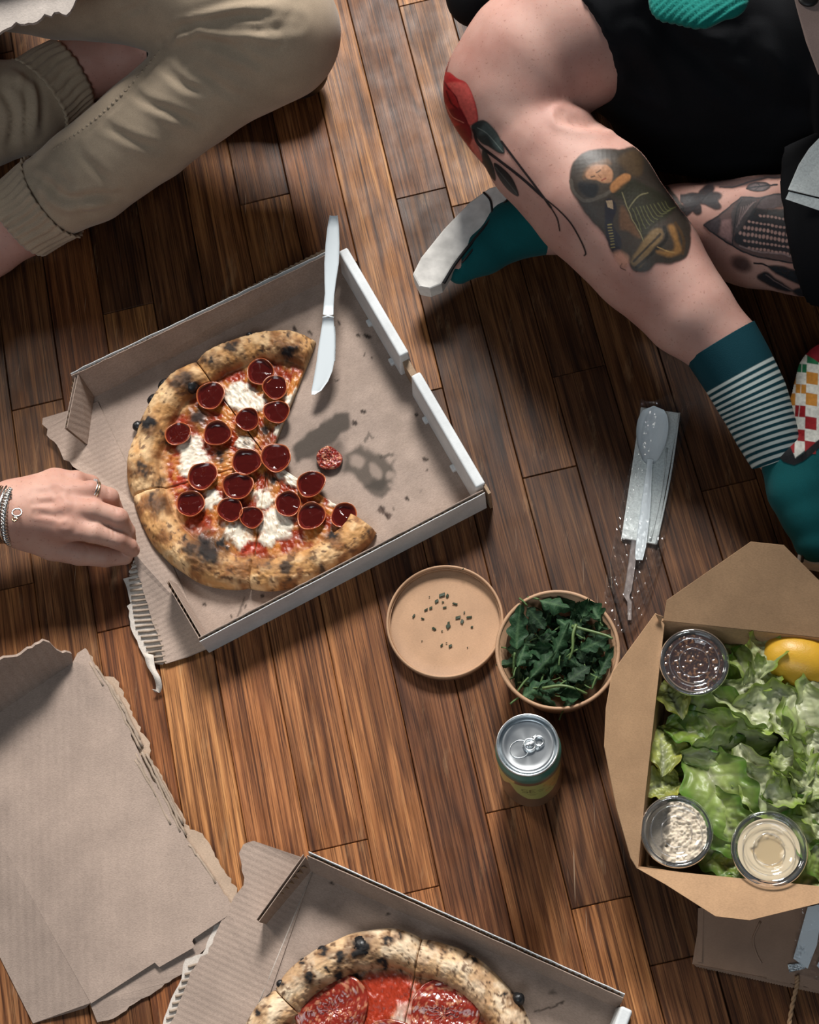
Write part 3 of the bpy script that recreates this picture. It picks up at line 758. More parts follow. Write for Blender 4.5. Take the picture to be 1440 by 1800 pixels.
def wang(x, y, c, z=.016): p = px(x, y, z); return math.atan2(p[1] - c[1], p[0] - c[0])
cut = [wang(556, 590, C1), wang(348, 640, C1), wang(246, 868, C1), wang(437, 1036, C1), wang(688, 950, C1)]
cut = [c + (2 * math.pi if c < cut[0] - .01 else 0) for c in cut]
cheese1 = [(*T1(x, y), rx / 3, ry / 3, ro) for x, y, rx, ry, ro in [(610, 420, 105, 80, .4), (690, 450, 60, 40, 0), (905, 440, 60, 75, .8), (360, 720, 75, 100, -.3), (330, 800, 50, 45, 0), (625, 660, 65, 45, .2), (880, 840, 75, 60, .5), (735, 950, 60, 55, .2), (800, 1080, 105, 85, -.5), (740, 1170, 60, 40, 0), (590, 1150, 85, 65, .5), (1120, 940, 90, 45, .6), (460, 960, 60, 45, -.4), (845, 590, 45, 60, .7)]]
spots1 = [(*T1(x, y), r / 3, dk_, bz) for x, y, r, dk_, bz in [(865, 190, 48, 1, .003), (565, 145, 34, .9, .001), (455, 215, 36, .95, .001), (350, 355, 38, 1, .003), (125, 555, 40, 1, .004), (380, 530, 48, .9, .002), (300, 320, 45, .8, 0), (260, 340, 30, .7, 0), (430, 1215, 85, .97, .004), (515, 1180, 36, 1, .003), (350, 1220, 40, .8, 0), (840, 1320, 36, .85, 0), (95, 790, 32, .9, .001), (180, 985, 44, .55, .002), (150, 960, 30, .6, 0), (870, 65, 16, .95, 0), (985, 90, 14, .8, 0), (190, 605, 18, .8, 0), (220, 655, 18, .8, 0), (780, 855, 34, .95, .001), (1105, 1135, 30, 1, .002), (500, 720, 30, .85, 0), (740, 600, 32, .9, 0), (1030, 1340, 26, .8, 0), (990, 1260, 20, .6, 0), (180, 860, 24, .7, 0), (710, 160, 12, .8, 0), (635, 660, 18, .7, 0), (145, 950, 20, .7, 0), (1280, 1130, 22, .8, 0), (330, 1160, 14, .9, 0), (760, 1300, 26, .5, 0), (850, 1390, 14, .8, 0)]]
reds1 = [(*T1(x, y), rx / 3, ry / 3, 0) for x, y, rx, ry in [(940, 240, 80, 45), (570, 280, 60, 40), (310, 560, 70, 60), (400, 1110, 70, 45), (660, 1220, 55, 35), (1250, 1090, 60, 40), (300, 860, 40, 40)]]
bl1 = [(*T1(158, 432), .0085, .012), (*T1(212, 352), .0065, .012), (*T1(66, 565), .006, .010), (*T1(125, 555), .009, .0195), (*T1(350, 352), .0085, .0195), (*T1(655, 88), .004, .018)]
cutp = list(zip(cut[:-1], cut[1:]))
pz1 = pizza('pepperoni_pizza', C1, .1440, cutp, 'wood fired pepperoni pizza with a third of its slices gone', cheese1, spots1, bl1, reds1, 3)
for i, (x, y, r) in enumerate([(717, 290, 68), (795, 370, 62), (457, 415, 70), (648, 540, 60), (803, 500, 62), (490, 615, 66), (285, 615, 62), (645, 765, 70), (800, 740, 74), (600, 890, 72), (415, 838, 72), (985, 880, 68), (862, 985, 63), (985, 1050, 68), (1155, 1045, 62), (350, 985, 68), (560, 1015, 62), (672, 1055, 56)]):
    X_, Y_ = T1(x, y); pepperoni('pepperoni', px(X_, Y_, .0135), r / 3 * .00065, 100 + i, pz1)
lp = pepperoni('pepperoni_slice', px(*T1(1080, 745), .0034), .0133, 55, None, flat=True)
for v in lp.data.vertices: v.co.z *= 1.7
tag(lp, 'loose round pepperoni slice lying alone on the greasy cardboard', 'pepperoni')

C2 = px(682, 1936, .016); R2 = .1440
c0 = wang(739, 1662, C2); cut2 = [(c0 + i * math.pi / 3, c0 + (i + 1) * math.pi / 3) for i in range(6)]
def T2(x, y): return (280 + x / 1.7143, 1450 + y / 1.7143)
spots2 = [(*T2(x, y), r / 1.7143, d, b) for x, y, r, d, b in [(610, 372, 36, 1, .003), (542, 396, 20, 1, .002), (690, 343, 14, 1, .001), (725, 335, 14, 1, 0), (500, 378, 14, 1, 0), (460, 427, 10, 1, 0), (450, 460, 16, 1, .001), (365, 480, 12, 1, 0), (325, 510, 12, 1, 0), (300, 562, 16, 1, 0), (505, 437, 8, 1, 0), (540, 433, 8, 1, 0), (545, 460, 16, 1, 0), (600, 450, 12, .9, 0), (672, 415, 12, 1, 0), (730, 432, 8, 1, 0), (1032, 513, 10, 1, 0), (1080, 525, 20, 1, .002), (1113, 570, 10, 1, 0), (815, 365, 10, .7, 0), (860, 385, 9, .8, 0), (930, 400, 10, 1, 0), (955, 415, 8, 1, 0), (990, 470, 6, 1, 0), (432, 410, 9, 1, 0), (790, 460, 8, .8, 0), (755, 410, 8, .8, 0)]]
bl2 = [(*T2(612, 368), .011, .0215), (*T2(541, 395), .006, .0215), (*T2(1082, 524), .006, .019), (*T2(690, 342), .004, .018), (*T2(726, 334), .004, .016), (*T2(492, 380), .005, .014), (*T2(365, 478), .0035, .016), (*T2(434, 412), .003, .012)]
reds2 = [(*T2(560, 540), 110, 50, 0), (*T2(700, 480), 45, 45, 0), (*T2(860, 560), 75, 50, 0), (*T2(650, 450), 40, 25, 0)]
pz2 = pizza('salami_pizza', C2, R2, cut2, 'whole puffy crusted pizza with broad salami slices at frame edge', [(*T2(740, 600), 22, 45, 0), (*T2(760, 520), 8, 24, 0)], spots2, bl2, reds2, 17, flour=.9)
for i, (x, y, r, z) in enumerate([(520, 560, .034, .0125), (860, 570, .032, .0125), (700, 690, .03, .0125), (560, 780, .032, .0125), (900, 780, .031, .0125)]):
    pepperoni('salami', px(*T2(x, y), z), r, 300 + i, pz2, flat=True, tilt=.03)

# ================================================================== TORN LID (lower left)
lid = empty('torn_box_lid', tuple(px(180, 1480)), A2 + .52); tag(lid, 'torn off pizza box lid lying inside up with ragged fluted edge', 'cardboard')
LI = local(lid)
def LL(x, y, z=0.): return np.array(LI @ pv(x, y, z))
KLID = make_kraft('lid_kraft', KR, axis=0, flute=760, fl=.45, bstr=.30)
tr = torn([(150, 1139), (160, 1160), (178, 1188), (196, 1205), (207, 1238), (222, 1262), (232, 1300), (245, 1325), (262, 1360), (285, 1398), (306, 1440), (330, 1478), (352, 1512), (376, 1545), (408, 1590), (402, 1606)], 1.2, 7, 5)
main = [(128, 1164), (136, 1148)] + [tuple(p) for p in tr] + [(397, 1612), (340, 1650), (338, 1655), (343, 1664), (280, 1700), (272, 1692), (160, 1764), (0, 1478), (-60, 1370), (-60, 1290), (0, 1248)]
P = []
for q in main:
    h = .0085; P.append(LL(q[0], q[1], h))
mp_ = obj('inner_panel', *poly_sheet(P, .0008), KLID, lid, smooth=False)
# lower liner reaching further out than the torn face, with rows of exposed flutes between
ol = torn([(150, 1139), (183, 1189), (200, 1190), (218, 1217), (237, 1263), (252, 1290), (264, 1306), (264, 1333), (290, 1375), (311, 1415), (334, 1458), (356, 1465), (373, 1493), (389, 1524), (417, 1561), (412, 1590)], 1.4, 6, 9)
pl = [LL(q[0], q[1], .0058) for q in list(ol) + [(395, 1608), (330, 1560), (250, 1400), (150, 1200)]]
obj('torn_liner', *poly_sheet(pl, .0007), KTAN, mp_, smooth=False)
for x0, y0, x1, y1 in [(158, 1165, 182, 1205), (168, 1172, 214, 1238), (186, 1196, 246, 1318), (196, 1205, 250, 1312), (206, 1222, 246, 1300), (238, 1335, 275, 1400), (240, 1325, 300, 1450), (250, 1322, 318, 1462), (258, 1325, 326, 1468), (268, 1345, 322, 1448), (333, 1485, 346, 1505), (346, 1500, 380, 1552)]:
    a, b = LL(x0, y0, .0078), LL(x1, y1, .0078); n_ = max(4, int(np.linalg.norm(b - a) / .006))
    obj('flute', *tube([a + (b - a) * k / n_ + np.array([rng.uniform(-.0006, .0006), rng.uniform(-.0006, .0006), rng.uniform(-.0005, .0003)]) for k in range(n_ + 1)], .0014, 6), KFLUTE, mp_)
# flaps
q = [LL(-60, 1375, .0085), LL(0, 1478, .0085), LL(159, 1763, .0085), LL(150, 1772, .003), LL(58, 1799, .0012), LL(0, 1683, .0012), LL(-70, 1545, .0012)]
obj('side_flap', *poly_sheet(q, .0008), KLID, lid, smooth=False)
bt = torn([(171, 1797), (200, 1790), (235, 1765), (270, 1745), (311, 1717), (325, 1706), (352, 1676), (372, 1655), (395, 1632), (397, 1615)], 1.0, 8, 12)
q = [LL(158, 1764, .0060)] + [LL(p[0], p[1], .0028) for p in bt] + [LL(370, 1620, .0060), LL(270, 1660, .0060), LL(165, 1740, .0060)]
obj('lower_flap', *poly_sheet(q, .0008), KLID, lid, smooth=False)
ft = torn([(126, 1149), (116, 1146), (110, 1148), (100, 1143), (88, 1130), (76, 1126), (30, 1154), (0, 1160), (-60, 1172)], .9, 7, 18)
_a, _b = px(-60, 1292, .0085), px(128, 1165, .0085); _d = (_b - _a) / np.linalg.norm(_b - _a); _n = np.cross(_d, np.array([-_d[1] * .25, _d[0] * .25, 1.]))
q = [LL(-60, 1292, .0085), LL(128, 1165, .0085)] + [np.array(LI @ Vector(on_plane(p[0], p[1], _a, _n))) for p in ft]
V, F = slab(q, .0028); from_ = obj('standing_flap', V, F, KLID, lid, smooth=False)
# bit of cardboard held up in the far corner
sc = [px(-120, -160, .30), px(150, -160, .30), px(140, -10, .30)] + [px(p[0], p[1], .30) for p in torn([(134, 5), (130, 15), (118, 30), (105, 24), (97, 25), (92, 32), (80, 28), (66, 42), (45, 46), (30, 42), (22, 50), (0, 62), (-60, 80), (-120, 60)], 1.0, 7, 22)]
s_ = obj('cardboard_scrap', *slab(np.array(sc) - np.array([0, 0, 0]), .003), make_kraft('scrap_kraft', (.46, .41, .37), axis=0, fl=.3), None, smooth=False)
tag(s_, 'pale torn cardboard scrap held up over the khaki lap', 'cardboard')

# ================================================================== LOFTED CUTLERY
def loft(rows, name, mat, parent=None, th=.002, dish=0, nx=9, rim=.0006):
    """rows: (xl, xr, y, z[, dishdepth]) in photo pixels; builds a closed thin moulding"""
    nr = len(rows); top = []; bot = []
    for r in rows:
        a, b = px(r[0], r[2], r[3]), px(r[1], r[2], r[3]); dp = r[4] if len(r) > 4 else 0
        for k in range(nx):
            u = k / (nx - 1); s2 = 4 * u * (1 - u)
            p = a + (b - a) * u; edge = rim * (1 if k in (0, nx - 1) else 0)
            p = p + np.array([0, 0, edge - dp * s2 ** .8]); top.append(p); bot.append(p - np.array([0, 0, th * (.5 + .5 * s2)]))
    V = np.array(top + bot); n = nr * nx
    F = [f[::-1] for f in grid_faces(nr, nx)]; F += [tuple(i + n for i in f[::-1]) for f in F]
    bd = [i * nx for i in range(nr)] + [(nr - 1) * nx + k for k in range(1, nx)] + [i * nx + nx - 1 for i in range(nr - 2, -1, -1)] + [k for k in range(nx - 2, 0, -1)]
    for i, j in zip(bd, bd[1:] + bd[:1]): F.append((i, j, j + n, i + n))
    return obj(name, V, F, mat, parent, world=parent is not None)
def K4(x, y): return (460 + x / 3.2143, 360 + y / 3.2143)
kz = lambda y: .069 - (y - 378) / (692 - 378) * .049
kl = [(385, 60), (372, 130), (362, 220), (355, 330), (356, 430), (358, 500), (352, 560), (347, 620)]
kr = [(430, 60), (437, 130), (440, 220), (436, 330), (420, 430), (411, 500), (407, 560), (406, 620)]
bl_ = [(346, 640), (340, 690), (332, 740), (322, 800), (312, 880), (302, 950), (292, 1010), (282, 1060), (283, 1072)]
br_ = [(406, 640), (411, 690), (415, 740), (415, 800), (412, 880), (400, 930), (376, 985), (338, 1040), (300, 1074)]
def krow(a, b, dish): x0, y0 = K4(*a); x1, y1 = K4(*b); return (x0, x1, (y0 + y1) / 2, kz((y0 + y1) / 2), dish)
kn = empty('plastic_knife', tuple(px(*K4(282, 1072), .004))); tag(kn, 'white plastic knife propped on the pizza box wall', 'knife')
loft([krow(a, b, .0009) for a, b in zip(kl, kr)], 'handle', PLAST, kn, .003)
rowsb = []
for a, b in zip(bl_, br_): rowsb.append(krow(a, b, -.0006))
bo = loft(rowsb, 'blade', PLAST, kn, .0016)
x0, y0 = K4(345, 632); x1, y1 = K4(407, 632)
obj('bolster', *tube([px(x0, y0 + 2, kz(y0) + .0006), px((x0 + x1) / 2, y0 - 1, kz(y0) + .0016), px(x1, y1 + 2, kz(y1) + .0006)], .0011, 8), PLAST, kn, world=True)
for k in range(26):
    t = k / 25; y = 690 + t * 190; xx = np.interp(y, [690, 740, 800, 880], [411, 415, 415, 412]); X_, Y_ = K4(xx + 1, y)
    V, F = lathe([(.0009, -.0007), (.0001, .0007)], 5); obj('tooth', V + px(X_, Y_, kz(Y_) - .0004), F, PLAST, kn, world=True)

# spoon, napkin, wrapper packet
sp = empty('plastic_spoon', tuple(px(1135, 850, .006))); tag(sp, 'white plastic spoon inside the clear wrapper on a napkin', 'spoon')
def S4(x, y): return (1040 + x / 3.915, 680 + y / 3.915)
rows = []
for t in np.linspace(0, 1, 15):
    y = 132 + t * 400; hw = 118 * math.sqrt(max(0, 1 - (2 * (t ** .86) - 1) ** 2)) * (1 - .18 * t) + (26 if t > .9 else 0) * (t - .9) * 10
    cx = 428 - t * 26; x0, y0 = S4(cx - hw, y); x1, _ = S4(cx + hw, y); rows.append((x0, x1 + .5, y0, .0135 - .002 * t, .0062 * math.sin(math.pi * min(1, t * 1.05)) ** .7 if t < .95 else .001))
loft(rows, 'bowl', PLAST, sp, .0012, nx=13)
rows = []
for y, xl, xr in [(500, 380, 425), (560, 378, 416), (640, 366, 413), (760, 348, 410), (880, 332, 402), (1000, 315, 388), (1100, 303, 375), (1180, 300, 355), (1192, 308, 350)]:
    x0, y0 = S4(xl, y); x1, _ = S4(xr, y); rows.append((x0, x1, y0, .0115 - (y - 500) / 700 * .004, -.0012))
loft(rows, 'handle', PLAST, sp, .0018)
fk = empty('plastic_fork', tuple(px(1108, 1020, .002))); tag(fk, 'frosted plastic stem sticking out below the wrapped spoon', 'fork')
rows = []
for y, xl, xr in [(1000, 280, 330), (1180, 258, 308), (1300, 240, 292), (1400, 224, 276), (1435, 218, 262), (1455, 232, 262), (1480, 246, 278), (1540, 248, 276), (1605, 250, 274)]:
    x0, y0 = S4(xl, y); x1, _ = S4(xr, y); rows.append((x0, x1, y0, .0034, -.0006))
loft(rows, 'stem', simple('frosted_plastic', (.42, .36, .34), .35, trans=.35), fk, .0016)
nk = obj('folded_napkin', *slab([px(*S4(205, 1040), .0042), px(*S4(445, 1083), .0042), px(*S4(606, 178), .0042), px(*S4(340, 138), .0042)], .003), NAPK, None, smooth=False)
bevel(nk, .0008); tag(nk, 'folded white napkin under the wrapped plastic spoon', 'napkin')
for a, b in (((445, 1083), (606, 178)), ((405, 1060), (520, 420))):
    obj('fold_edge', *tube(catmull([px(*S4(*a), .0046), px(*S4((a[0] + b[0]) / 2 + 14, (a[1] + b[1]) / 2), .0048), px(*S4(*b), .0046)], 9), .0011, 6, squash=.5), NAPK, nk)
def film_sheet(name, corner, nu, nv, zfn, mat, parent=None, seed=0):
    """corner(u,v)->pixel; wrinkled film"""
    U, Vv = np.meshgrid(np.linspace(0, 1, nu), np.linspace(0, 1, nv), indexing='ij'); U = U.ravel(); Vv = Vv.ravel()
    pts = np.array([corner(a, b) for a, b in zip(U, Vv)])
    rid = 1 - np.abs(2 * fbm(np.stack([U * 6 + pts[:, 0] * .012, Vv * 14], 1) * 1.6, 4, seed) - 1) * 2.2
    am = .12 + .88 * sstep(.42, .75, Vv) + .5 * sstep(.42, .5, np.abs(U - .5)) * (Vv < .6)
    z = zfn(U, Vv) + am * (.0026 * rid + .0022 * (fbm(pts * .07, 3, seed + 3) - .5))
    Z = np.array([px(p[0], p[1], max(.0008, zz)) for p, zz in zip(pts, z)])
    return obj(name, Z, grid_faces(nu, nv), mat, parent, smooth=False)
def wc(u, v):
    y = 700 + v * 412; xl = np.interp(y, [700, 800, 900, 1000, 1060, 1112], [1126, 1112, 1088, 1070, 1060, 1052]); xr = np.interp(y, [700, 720, 800, 900, 980, 1060, 1112], [1228, 1216, 1192, 1178, 1164, 1140, 1112])
    return (xl + (xr - xl) * u, y + 6 * math.sin(u * 9) * (1 - v))
wr = film_sheet('cutlery_wrapper', wc, 46, 120, lambda u, v: .0035 + .0125 * np.sin(np.pi * np.clip(u, 0, 1)) ** .7 * (1 - .62 * v), FILM, seed=4)
tag(wr, 'crinkled clear plastic wrapper around spoon and napkin', 'wrapper')

# ================================================================== KRAFT LID, FLAKES, BOWL
lc = px(783, 1096, .004); R_ = .0582
kl_ = empty('kraft_bowl_lid', (lc[0], lc[1], 0)); tag(kl_, 'round kraft paper lid lying upside down with green flecks', 'lid')
obj('disc', *lathe([(.001, .0040), (.040, .0038), (R_ - .0045, .0042), (R_ - .002, .0050), (R_ - .002, .0005), (.001, .0005)], 72), KBOWL, kl_)
obj('rim', *lathe([(R_ - .0030, .0045), (R_ - .0028, .0125), (R_ - .0018, .0140), (R_ - .0006, .0135), (R_, .012), (R_ - .0002, .0075), (R_ - .0012, .0068), (R_ - .0008, .0008), (R_ - .003, .0004), (R_ - .0030, .0045)], 72, False, False), KBOWL, kl_)
obj('rim_seam', *tube([(np.cos(a) * (R_ - .0034), np.sin(a) * (R_ - .0034), .0096) for a in np.linspace(0, 2 * np.pi, 73)], .0006, 6, False), KBOWL, kl_)
def Z3(x, y): return (660 + x / 3.2, 960 + y / 3.2)
fg = simple('green_fleck', (.018, .032, .012), .5)
for i, (x, y, w, h, a) in enumerate([(375, 275, 34, 18, .3), (405, 280, 20, 14, 1), (345, 310, 22, 16, .6), (380, 315, 12, 7, 0), (448, 325, 28, 10, -.3), (390, 345, 20, 9, .1), (285, 358, 22, 9, .5), (312, 348, 18, 12, .4), (216, 393, 22, 10, 1.0), (266, 408, 18, 8, -.4), (330, 465, 22, 13, -.7), (410, 450, 26, 22, .8), (412, 430, 12, 10, 0), (375, 478, 9, 6, 0), (465, 402, 28, 16, .2), (488, 425, 24, 16, 1.2), (528, 400, 30, 11, .1), (500, 374, 14, 7, 1.3), (543, 455, 13, 10, 0), (373, 558, 18, 9, .8), (400, 545, 9, 6, 0), (422, 562, 20, 14, .5), (304, 285, 6, 6, 0), (262, 533, 6, 6, 0), (518, 570, 6, 6, 0), (493, 130, 10, 7, .5)]):
    p = px(*Z3(x, y), .0046 if i != 25 else .0145); k = .00018
    V, F = boxm((0, 0, 0), (w * k, h * k, .0010)); V[:, 0] += V[:, 1] * .3; V[:, 2] += np.sin(V[:, 0] * 900 + i) * .0003
    o = obj('herb_fleck', V, F, fg, None, smooth=False); o.location = (p[0], p[1], p[2] + .0004); o.rotation_euler = (0, 0, a); bevel(o, .0003, 1)
    tag(o, 'tiny dark green herb fleck on the upturned kraft lid', 'herb', 'herb flecks on the kraft lid')

bc = px(981, 1171, 0); RB, HB = .0585, .062
bw = empty('kraft_salad_bowl', (bc[0], bc[1], 0)); tag(bw, 'round kraft paper bowl filled with dark green herbs', 'bowl')
obj('bowl_wall', *lathe([(.001, .003), (.046, .003), (.0465, .0008), (.0475, .0008), (RB - .0022, HB - .002), (RB - .0032, HB - .002), (.0462, .0045), (.001, .0045)], 72), KBOWL, bw)
obj('rolled_rim', *tube([(np.cos(a) * (RB - .0018), np.sin(a) * (RB - .0018), HB - .0012) for a in np.linspace(0, 2 * np.pi, 73)], .0019, 10, False), KBOWL, bw)
obj('side_seam', *boxm((.0500, -.0115, .03), (.0008, .008, .05), Matrix.Rotation(-.2, 3, 'Z')), KBOWL, bw, smooth=False)

def herb_leaf(name, L, Wd, lobes, seed, shade=1., stem=.4):
    rd = np.random.default_rng(seed); nu, nv = 26, 9
    V = []; C = []
    curl = rd.uniform(-.9, .9); bend = rd.uniform(-.5, .8); tw = rd.uniform(-.8, .8)
    for i in range(nu):
        u = i / (nu - 1)
        prof = (math.sin(math.pi * u ** .75) ** .8) * (.58 + .42 * abs(math.sin(lobes * math.pi * u + .6)) ** 1.1) + .03
        for j in range(nv):
            v = j / (nv - 1) * 2 - 1
            x = (u - .5) * L; y = v * prof * Wd / 2 + (abs(v) ** 2) * .0; x += abs(v) * Wd * .13
            z = curl * Wd * .45 * v * v + bend * L * .35 * (u - .5) ** 2 * 2 + .0011 * math.sin(18 * u + 3 * v) * abs(v) + tw * v * (u - .5) * Wd * .5
            V.append((x, y, z))
            vein = math.exp(-(v / .10) ** 2) + .5 * math.exp(-((((u * lobes * 2 - abs(v) * .9) % 1) - .5) / .12) ** 2) * (abs(v) < .8)
            b_ = .75 + .5 * rd.random()
            C.append(np.array([.016, .050, .020]) * b_ * shade * (1 - min(1, vein)) + np.array([.060, .120, .052]) * shade * min(1, vein))
    F = grid_faces(nu, nv); V = np.array(V); C = np.array(C)
    if stem:
        sv, sf = tube([(-L * .5 - stem * L * (1 - t), .1 * L * stem * math.sin(t * 2), bend * L * .17 * t) for t in np.linspace(0, 1, 6)], [.0011] * 6, 6)
        C = np.vstack([C, np.tile([[.10, .17, .06]], (len(sv), 1))]); V, F = join((V, F), (sv, sf))
    return obj(name, V, F, HERB, None, col=C)
protos = [herb_leaf('herb_leaf', .040, .020, 3.5, 1), herb_leaf('herb_leaf', .032, .022, 2.5, 2, 1.15), herb_leaf('herb_leaf', .046, .016, 4.5, 3, .9), herb_leaf('herb_leaf', .028, .024, 2, 4, 1.05, .2), herb_leaf('herb_leaf', .036, .014, 3, 5, .75), herb_leaf('herb_leaf', .030, .018, 3, 6, .6)]
hr = random.Random(21); k = 0
def put_herb(i, loc, rot, sc=1.):
    global k
    o = protos[i]
    if i in used: o = o.copy(); SC.collection.objects.link(o)
    used.add(i); o.location = loc; o.rotation_euler = rot; o.scale = (sc,) * 3
    tag(o, ['mid sized dark green jagged leaf in the kraft herb bowl', 'broad few lobed glossy green leaf in the kraft herb bowl', 'long narrow many toothed leaf in the kraft herb bowl', 'short rounded bright green leaf in the kraft herb bowl', 'slim dull green leaf in the kraft herb bowl', 'small darkest green leaf in the kraft herb bowl'][i], 'herb leaf', ['jagged', 'broad', 'narrow', 'rounded', 'slim', 'darkest'][i] + ' herb leaves in the kraft bowl')
used = set()
for layer in range(4):
    for n_ in range((16, 24, 34, 40)[layer]):
        a = hr.uniform(0, 6.28); r = math.sqrt(hr.random()) * (.030 + .006 * layer) ; z = .020 + layer * .0095 + hr.uniform(-.003, .003) + .006 * (1 - r / .05)
        put_herb(hr.randrange(6), (bc[0] + r * math.cos(a), bc[1] + r * math.sin(a), z), (hr.uniform(-.7, .7), hr.uniform(-.5, .5), hr.uniform(0, 6.28)), hr.uniform(.45, .72) if r > .028 else hr.uniform(.5, .85))
# leaves that stand out on top, and two bare stalks
for i, x, y, a, z, s in [(0, 800, 470, 1.45, .066, 1.35), (3, 1240, 380, 2.0, .068, .95), (3, 1180, 360, 1.2, .067, .8), (2, 1030, 560, 1.1, .062, 1.25), (2, 960, 650, .8, .061, 1.2), (1, 1000, 325, -.3, .062, 1.1), (1, 890, 810, .5, .060, 1.1), (0, 1000, 800, 0, .061, .9), (5, 1140, 720, .6, .062, 1.1), (4, 1290, 660, 1.1, .062, 1.1), (3, 1090, 840, -.2, .060, .9), (1, 820, 620, 1.2, .062, .9), (0, 1230, 550, .4, .062, 1.0), (5, 900, 400, -.9, .062, 1.1), (1, 1080, 450, 2.4, .062, .9)]:
    put_herb(i, tuple(px(*Z3(x, y), z)), (hr.uniform(-.3, .3), hr.uniform(-.25, .25), a), s * .8)
stm = simple('herb_stem', (.11, .17, .055), .45)
for j, path in enumerate([[(1105, 450, .063), (1200, 475, .066), (1290, 500, .069), (1335, 520, .070)], [(1130, 440, .068), (1112, 500, .069), (1110, 580, .067), (1090, 640, .063)], [(940, 800, .064), (1040, 785, .067), (1120, 800, .067), (1190, 830, .063)]]):
    o = obj('herb_stalk', *tube(catmull([px(*Z3(x, y), z) for x, y, z in path], 14), np.linspace(.0016, .0011, 14), 8), stm)
    tag(o, ['thick pale green herb stalk reaching the bowl rim', 'short upright pale green stalk amid the herbs', 'thin curved herb stalk low in the kraft bowl'][j], 'herb stalk')

# ================================================================== DRINK CAN
cc = px(935, 1369, 0); cz = .156
can = empty('drink_can', (cc[0], cc[1], 0)); tag(can, 'slim drink can with silver top and green label', 'can')
nseg = 220
zz = np.concatenate([[0., .0015, .004, .008, .012], np.linspace(.014, .134, 150), np.linspace(.1355, .1485, 18)])
rr = np.concatenate([[.0215, .0228, .0245, .0272, .0285], np.full(150, .0287), .0287 - .0031 * sstep(0, 1, np.linspace(0, 1, 18))])
V, F = lathe(list(zip(rr, zz)), nseg, True, False)
th = np.arctan2(V[:, 1], V[:, 0]); Q = np.stack([np.degrees(th), V[:, 2] * 1000], 1)   # label space: degrees, mm
A0 = -86.
Q[:, 0] = (Q[:, 0] - A0 + 180) % 360 - 180
base = np.tile(np.array(srgb(112, 88, 68)), (len(V), 1)); al = np.ones(len(V))
olive = srgb(172, 182, 108); yel = srgb(200, 184, 112); teal = srgb(60, 122, 110); org = srgb(196, 140, 62); ink = srgb(40, 46, 26)
shp = [('p', [(-180, 128), (180, 128), (180, 160), (-180, 160)], teal, 1, 2), ('p', [(-100, 90), (-60, 80), (-34, 112), (-30, 124), (-100, 128), (-170, 128), (-170, 100)], yel, 1, 1),
       ('p', [(-46, 112), (-30, 74), (-10, 55), (15, 50), (40, 60), (62, 84), (70, 118), (30, 119), (0, 117)], olive, 1, 1.2),
       ('p', [(18, 118), (30, 90), (48, 70), (60, 84), (72, 118)], org, .55, 6)]
# worn lettering across the label
for cx, ch in ((-14, 'S'), (0, 'E')):
    w = 4.6; y0, y1 = 84, 98
    segs = {'S': [[(cx + w, y1), (cx - w, y1 - 1), (cx - w, 92), (cx + w, 90), (cx + w, y0), (cx - w, y0)]], 'E': [[(cx + w, y1), (cx - w, y1), (cx - w, y0), (cx + w, y0)], [(cx - w, 91), (cx + w * .6, 91)]],
            }[ch]
    for sgm in segs: shp.append(('l', sgm, ink, .85, 2.0))
shp += [('l', [(12, 92), (20, 90)], ink, .6, 3), ('l', [(12, 85), (18, 85)], ink, .5, 2.5), ('l', [(-9, 76), (8, 76)], ink, .7, 1.6), ('l', [(-5, 72), (4, 72)], ink, .7, 1.4)]
for i in range(46): shp.append(('e', (rng.uniform(20, 70), rng.uniform(66, 116), 2.2, 1.6, 0), [org, olive, srgb(120, 110, 50)][i % 3], .8, .4))
for i in range(40): shp.append(('e', (rng.uniform(-90, 90), rng.uniform(6, 46), 4, 1.3, 0), srgb(112, 90, 70), .5, .5))
col, _ = paint(Q, shp, base, al)
obj('body', V, F, vcol('can_print', .35, metal=.15), can, col=col)
obj('rim', *lathe([(.0256, .1480), (.0262, .1505), (.0270, .1530), (.0272, .1552), (.0266, .1562), (.0258, .1558), (.0252, .1540), (.0247, .1495), (.0242, .1482), (.0236, .1480)], 72, False, False), ALU, can)
lidV, lidF = lathe([(.0001, .1500), (.008, .1500), (.016, .1500), (.0190, .1501), (.0205, .1506), (.0222, .1508), (.0232, .1500), (.0237, .1478)], 72)
# pour opening score, raised bead
d = np.hypot(lidV[:, 0] + .006, lidV[:, 1]); lidV[:, 2] -= .0008 * np.exp(-((d - .010) / .0016) ** 2)
obj('lid', lidV, lidF, ALU, can)
tb = obj('pull_tab', *boxm((0, 0, 0), (.001, .001, .001)), ALU, can)
tb.data.clear_geometry()
def ring2d(rx, ry, cx, r, seg=28): return tube([(cx + rx * math.cos(a), ry * math.sin(a), .1522) for a in np.linspace(0, 2 * np.pi, seg + 1)], r, 8, False)
Vt, Ft = join(ring2d(.0050, .0050, .002, .0008), ring2d(.0040, .0042, .0104, .0009), tube([(-.004, 0, .1512), (.002, 0, .1518), (.008, 0, .1518)], .0026, 8, squash=.3), tube([(.006, .004, .1517), (.010, .004, .1518)], .002, 8, squash=.35), tube([(.006, -.004, .1517), (.010, -.004, .1518)], .002, 8, squash=.35))
tb.data.from_pydata([tuple(v) for v in Vt], [], [tuple(f) for f in Ft]); tb.data.polygons.foreach_set('use_smooth', [True] * len(tb.data.polygons)); tb.rotation_euler = (0, 0, .35)
obj('rivet', *lathe([(.001, .1535), (.0018, .1532), (.0024, .1522), (.0024, .1505)], 16, True, False), ALU, can)
obj('pour_panel', *tube([(-.0075 + .0085 * math.cos(a), .0075 * math.sin(a), .1503) for a in np.linspace(.6, 5.7, 30)], .00025, 6), ALU, can).rotation_euler = (0, 0, .35)

